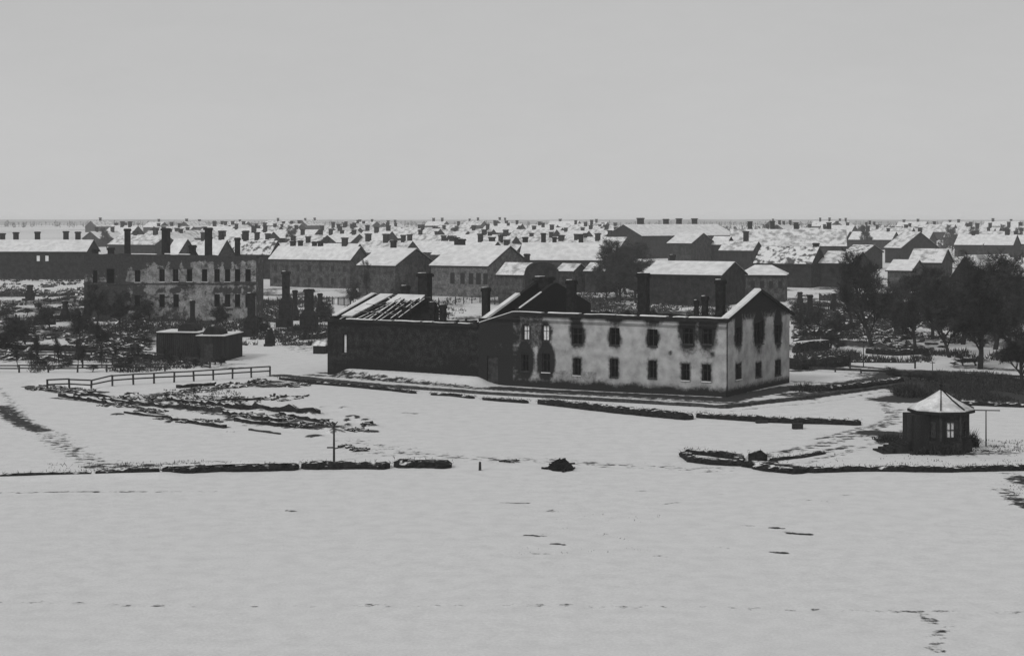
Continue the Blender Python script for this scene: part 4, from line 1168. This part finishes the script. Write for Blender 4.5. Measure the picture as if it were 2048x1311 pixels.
T = [(1960,738,488,165,0,'largest tree, dark and dense, behind the kiosk on the right'),(1745,692,490,120,1,'dense pointed dark tree above the straight hedge'),
     (1703,655,520,60,3,'slim bare tree left of the pointed dark tree'),(1832,702,535,115,2,'mid-sized bare tree between the pointed tree and the largest tree'),
     (1788,672,550,90,0,'low spreading bare tree right of the pointed dark tree'),(1900,715,545,100,1,'bare tree hugging the left side of the largest tree'),
     (2025,722,520,130,2,'wide bare tree right of the largest tree'),(2048,770,600,100,0,'half-cut bare tree at the right picture edge'),
     (1865,680,525,105,1,'hazy taller tree behind the mid-sized bare tree'),(1925,690,505,130,0,'thick tree directly behind the largest tree'),
     (1990,700,500,130,1,'thick tree behind the right side of the largest tree'),
     (1640,660,600,40,2,'short bare tree near the pale gable end'),(1670,675,620,50,0,'low bare tree above the tall bushy hedge'),
     (1253,590,472,95,1,'tall dark tree standing below the tallest skyline house'),(1240,604,500,80,0,'dark spreading tree left of the tall dark middle tree'),(1272,606,512,80,0,'dark spreading tree right of the tall dark middle tree'),(1222,570,478,70,1,'dark tree behind the tall dark middle tree'),(1262,580,476,90,0,'broad dark crown just right behind the tall dark middle tree'),(1236,596,486,80,1,'dark crown just left before the tall dark middle tree'),(1190,590,530,50,2,'small round bare tree left of the tall dark middle tree'),
     (1215,600,545,46,0,'low bare tree right beside the small round one'),(1300,590,530,45,2,'bare tree in front of the long dark house'),
     (735,600,515,30,3,'narrow dark tree between the two gabled houses'),(700,612,560,40,2,'low tree left of the narrow dark tree'),
     (195,648,560,60,2,'bare tree in front of the dark left block of the ruin'),(238,655,575,60,0,'bare tree before the left windows of the ruin'),
     (160,690,590,62,2,'crooked bare tree left of the ruin'),(205,702,640,50,1,'small thin tree in the snowy garden left'),
     (300,640,585,50,2,'shrubby tree before the middle of the ruin'),(430,655,600,55,2,'shrubby tree between slim stack and the ruin'),
     (50,690,628,70,2,'spreading bush-like tree at the far left garden'),(5,700,640,70,0,'bare tree cut by the left picture edge'),
     (100,660,600,60,2,'low tree above the left hedge line'),(530,668,630,36,2,'little bare tree between two free-standing stacks'),
     (660,640,600,36,2,'little bare tree behind the left corner of the burnt wing'),(75,728,650,22,3,'spindly sapling among the left fences'),(118,730,668,20,3,'second spindly sapling right of the first, among the left fences')]
T += [(165,735,672,34,3,'taller slim sapling standing between the two-rail railing and the hedge line'),(262,742,690,26,2,'crooked shrub behind the middle of the two-rail railing'),(340,728,690,30,2,'shrub at the left front corner of the black shed'),
      (1600,660,596,44,2,'bare tree peeping over the hedge beside the pale gable end'),(1120,600,548,40,2,'bare tree beside the right slope of the burnt gable'),(1390,600,560,40,2,'bare tree between the chimneys of the pale building'),(790,605,560,34,2,'bare tree before the middle gabled house')]
for i_, nm_ in enumerate(('first','second','third','fourth','fifth','sixth','seventh','eighth','ninth','tenth')):
    T.append((28+i_*42+random.uniform(-8,8), 722+random.uniform(-8,14), 688+random.uniform(-14,6), 15, 3, 'thin sapling in the fenced snow, %s from the left edge' % nm_))
for px, yb, yt, w, k, lb in T: tree(px, yb, yt, w, lb, k)
# bushes and small growth
zones = [(0,300,600,690,14,'the left garden'),(1590,1900,600,700,16,'the right garden'),(1850,2048,640,740,9,'the slope under the largest tree'),(60,470,722,745,8,'the left fences'),
         (440,660,610,680,6,'the free-standing stacks'),(0,160,520,575,8,'the far left house wall'),(1780,1870,745,780,5,'the bank behind the kiosk')]
side_w = ['leftmost','second from left','third from left','fourth from left','fifth from left','sixth from left','seventh from left','eighth from left','ninth from left','tenth from left','eleventh from left','twelfth from left','thirteenth from left','fourteenth from left','fifteenth from left','rightmost']
for (x0, x1, y0, y1, n, zn) in zones:
    for k in range(n):
        px = x0+(x1-x0)*(k+.5)/n+random.uniform(-4, 4); yb = random.uniform(y0, y1); s = ground_pt(px, yb).y/F
        hm = random.uniform(1.0, 2.6)*(.6 if yb > 715 else 1)
        tree(px, yb, yb-hm/s, hm/s*random.uniform(1.3, 2.4), 'low bare bush, %s in %s' % (side_w[k], zn), random.choice([0,2,4]), 'bare_bush', 'bare bushes')
# trees among the far houses
fm = [(215,452,'clump of thin trees on the left skyline'),(585,448,'far tree over the four-chimney house'),(700,448,'far tree above the gap left of the pointed gable'),(905,448,'far tree over the five tall windows'),
      (1140,452,'far tree left of the tallest house'),(1450,450,'far tree at the right end of the tallest house'),(1560,447,'far tree above the long four-stack house'),(1735,448,'far tree above the pointed dark tree'),(1780,450,'far tree left of the wide peaked gable'),
      (1905,446,'far tree right of the wide peaked gable'),(1950,449,'far tree over the largest tree'),(2010,446,'far tree near the right edge of the skyline'),(2040,450,'far tree at the very right edge of the skyline')]
for px, yt, lb in fm: tree(px, 0, yt, 26, lb, 1, d=random.uniform(700, 1100), group='far trees among the houses')

# scrub and brick rubble strewn over the burnt plots and gardens: beyond counting
def scatter(zones, name, m, kind):
    mb = MB()
    for (x0, x1, y0, y1, n, thr, hm) in zones:
        k = 0; tries = 0
        while k < n and tries < n*12:
            tries += 1
            px = random.uniform(x0, x1); py = random.uniform(y0, y1); p = ground_pt(px, py)
            if noise.noise(Vector((p.x*.09, p.y*.035, 4)))+.5*noise.noise(Vector((p.x*.3, p.y*.12, 6))) < thr: continue
            k += 1; p.z = ground_z(p.x, p.y)-.05; s = p.y/200
            if kind == 'scrub':
                h = hm*random.uniform(.3, 1.0)
                for _ in range(5):
                    dv = Vector((random.gauss(0,.5), random.gauss(0,.5), 1)).normalized()*h*random.uniform(.5,1)
                    sd = Vector((random.gauss(0,1), random.gauss(0,.5), 0)).normalized()*.06*s
                    o_ = p+Vector((random.gauss(0,.25), random.gauss(0,.25), 0)); mb.tri(o_-sd, o_+sd, o_+dv)
            else:
                h = hm*random.uniform(.2, 1.0); v = Vector((random.gauss(0,1), random.gauss(0,1), random.gauss(0,.25))).normalized()*h*random.uniform(.6, 2.2)
                mb.beam(p-v+Vector((0,0,h*.2)), p+v+Vector((0,0,h*.3)), h, h*.8)
    o_ = mb.build(name, m); o_['kind'] = 'stuff'
scatter([(0,300,585,720,2300,.12,1.0),(0,170,555,600,500,.05,1.2),(160,520,630,668,1300,-.15,1.3),(1590,2048,590,725,4600,.0,1.2),(1590,1750,640,690,900,-.3,1.1),(1850,2048,745,800,1500,-.2,.8),
         (60,440,700,745,1400,0,.7),(480,660,595,690,1900,-.15,1.2),(1100,1460,585,640,1500,-.1,1.2),(690,960,575,640,500,0,1.0),(1030,1800,1010,1110,26,.1,.22),(2020,2060,955,1105,40,-.1,.25),(1660,2040,905,938,60,-.1,.3),(240,420,922,945,90,-.2,.35),(90,240,925,952,60,-.2,.3),(1940,2048,880,905,90,-.2,.4),(180,480,775,860,200,.1,.4)], 'scrub', M['twig'], 'scrub')
scatter([(0,300,570,720,1500,-.05,.6),(1590,1900,590,700,2000,-.15,.6),(480,660,600,690,500,-.1,.4),(190,740,790,862,380,.05,.24),(1050,1600,770,800,0,-1,.2),(1100,1460,585,640,500,-.1,.4)], 'rubble_scatter', M['rubble'], 'rubble')

# ------------------------------------------------------------------ far wood and hills
def wood(name, x0, x1, y0, y1, n, hmin, hmax, m):
    mb = MB()
    for _ in range(n):
        x = random.uniform(x0, x1); y = random.uniform(y0, y1)
        if abs(x)/y > .36: continue
        z = rise(y)-.5; h = random.uniform(hmin, hmax); w = h*random.uniform(.22,.42)
        for _k in range(12):
            f = random.random(); an = random.random()*6.283; rr = w*.6*(1-abs(f-.4))
            c_ = Vector((x+rr*math.cos(an)*random.random(), y+rr*math.sin(an), z+h*f*.85))
            q_ = [c_+Vector((random.gauss(0, w*.22), random.gauss(0, w*.22), random.gauss(0, h*.10))) for _ in range(3)]
            mb.tri(*q_)
        mb.beam((x, y, z-.5), (x, y, z+h*.7), w*.10)
    o = mb.build(name, m); o['kind'] = 'stuff'; return o
wood('woodland', 175, 520, 640, 1500, 2600, 3, 8.0, M['wood'])
wood('woodland', -900, 900, 2000, 2900, 900, 6, 10, M['wood'])
mb = MB(); hx = np.linspace(-4500, 4500, 140)
for j, (yy, base) in enumerate(((3000,8.5),(3600,12),(4300,18.5),(5200,19))):
    for x in hx:
        z = base+(2.5*noise.noise(Vector((x*.0011, j*.3, 0)))+.8*noise.noise(Vector((x*.008, j, 3))))*(j > 0)
        if j >= 2: z += .9*noise.noise(Vector((x*.03, j, 6)))
        mb.v.append((x*(yy/3600), yy, z))
n = len(hx)
for j in range(3):
    for i in range(n-1): mb.f.append((j*n+i, j*n+i+1, (j+1)*n+i+1, (j+1)*n+i))
o = mb.build('hills', M['hill'], smooth=True); o['kind'] = 'structure'

# ------------------------------------------------------------------ haze, sky, sun, camera
sc.cycles.volume_bounces = 3
HAZE = 0.00017
if HAZE:
    mb = MB(); mb.box(-5200, 5200, -450, 5600, -2.0, 29.0)
    hz = mb.build('haze', None); m = bpy.data.materials.new('haze_air'); m.use_nodes = True
    nt = m.node_tree; nt.nodes.remove(nt.nodes['Principled BSDF'])
    pv = nt.nodes.new('ShaderNodeVolumePrincipled'); pv.inputs['Color'].default_value = (.99,.99,.99,1); pv.inputs['Density'].default_value = HAZE
    nt.links.new(pv.outputs[0], nt.nodes['Material Output'].inputs['Volume'])
    hz.data.materials.append(m); hz['kind'] = 'stuff'

w = bpy.data.worlds.new('World'); sc.world = w; w.use_nodes = True
nt = w.node_tree; bg = nt.nodes['Background']
el, az = math.radians(34), math.radians(218)
sky = nt.nodes.new('ShaderNodeTexSky'); sky.sky_type = 'NISHITA'; sky.sun_disc = False
sky.sun_elevation = el; sky.sun_rotation = az
bw = nt.nodes.new('ShaderNodeRGBToBW'); nt.links.new(sky.outputs[0], bw.inputs[0])
# an even overcast lid over the clear-sky gradient, faintly mottled cloud
tc = nt.nodes.new('ShaderNodeTexCoord'); mp = nt.nodes.new('ShaderNodeMapping'); mp.inputs['Scale'].default_value = (1,1,3.5)
nt.links.new(tc.outputs['Generated'], mp.inputs[0])
cn = nt.nodes.new('ShaderNodeTexNoise'); cn.inputs['Scale'].default_value = 3.0; cn.inputs['Detail'].default_value = 14; cn.inputs['Roughness'].default_value = .80
nt.links.new(mp.outputs[0], cn.inputs['Vector'])
cr = nt.nodes.new('ShaderNodeMapRange'); cr.inputs[1].default_value = .3; cr.inputs[2].default_value = .7; cr.inputs[3].default_value = 5.75; cr.inputs[4].default_value = 6.15
nt.links.new(cn.outputs[0], cr.inputs[0])
sz = nt.nodes.new('ShaderNodeSeparateXYZ'); nt.links.new(tc.outputs['Generated'], sz.inputs[0])
hr = nt.nodes.new('ShaderNodeMapRange'); hr.inputs[1].default_value = 0; hr.inputs[2].default_value = .16; hr.inputs[3].default_value = 1.07; hr.inputs[4].default_value = .97
nt.links.new(sz.outputs[2], hr.inputs[0])
hm = nt.nodes.new('ShaderNodeMath'); hm.operation = 'MULTIPLY'; nt.links.new(cr.outputs[0], hm.inputs[0]); nt.links.new(hr.outputs[0], hm.inputs[1])
cr = hm
mx = nt.nodes.new('ShaderNodeMix'); mx.data_type = 'FLOAT'; mx.inputs[0].default_value = .95
nt.links.new(bw.outputs[0], mx.inputs[2]); nt.links.new(cr.outputs[0], mx.inputs[3])
nt.links.new(mx.outputs[0], bg.inputs['Color']); bg.inputs['Strength'].default_value = .075

sl = bpy.data.lights.new('sun', 'SUN'); sl.energy = 1.0; sl.angle = math.radians(12); sl.color = (1, 1, 1)
so = bpy.data.objects.new('sun', sl); COL.objects.link(so)
sd = Vector((math.sin(az)*math.cos(el), math.cos(az)*math.cos(el), math.sin(el)))
so.rotation_euler = sd.to_track_quat('Z', 'Y').to_euler()

cam = bpy.data.cameras.new('camera'); co = bpy.data.objects.new('camera', cam); COL.objects.link(co)
co.location = (0, 0, H); co.rotation_euler = (math.radians(90), 0, 0)
cam.sensor_width = 36; cam.lens = 36*F/2048; cam.shift_y = -(655.5-HY)/2048
cam.clip_start = .5; cam.clip_end = 20000
sc.camera = co
sc.view_settings.view_transform = 'Standard'; sc.view_settings.look = 'None'
sc.view_settings.exposure = 0.22; sc.view_settings.gamma = 1
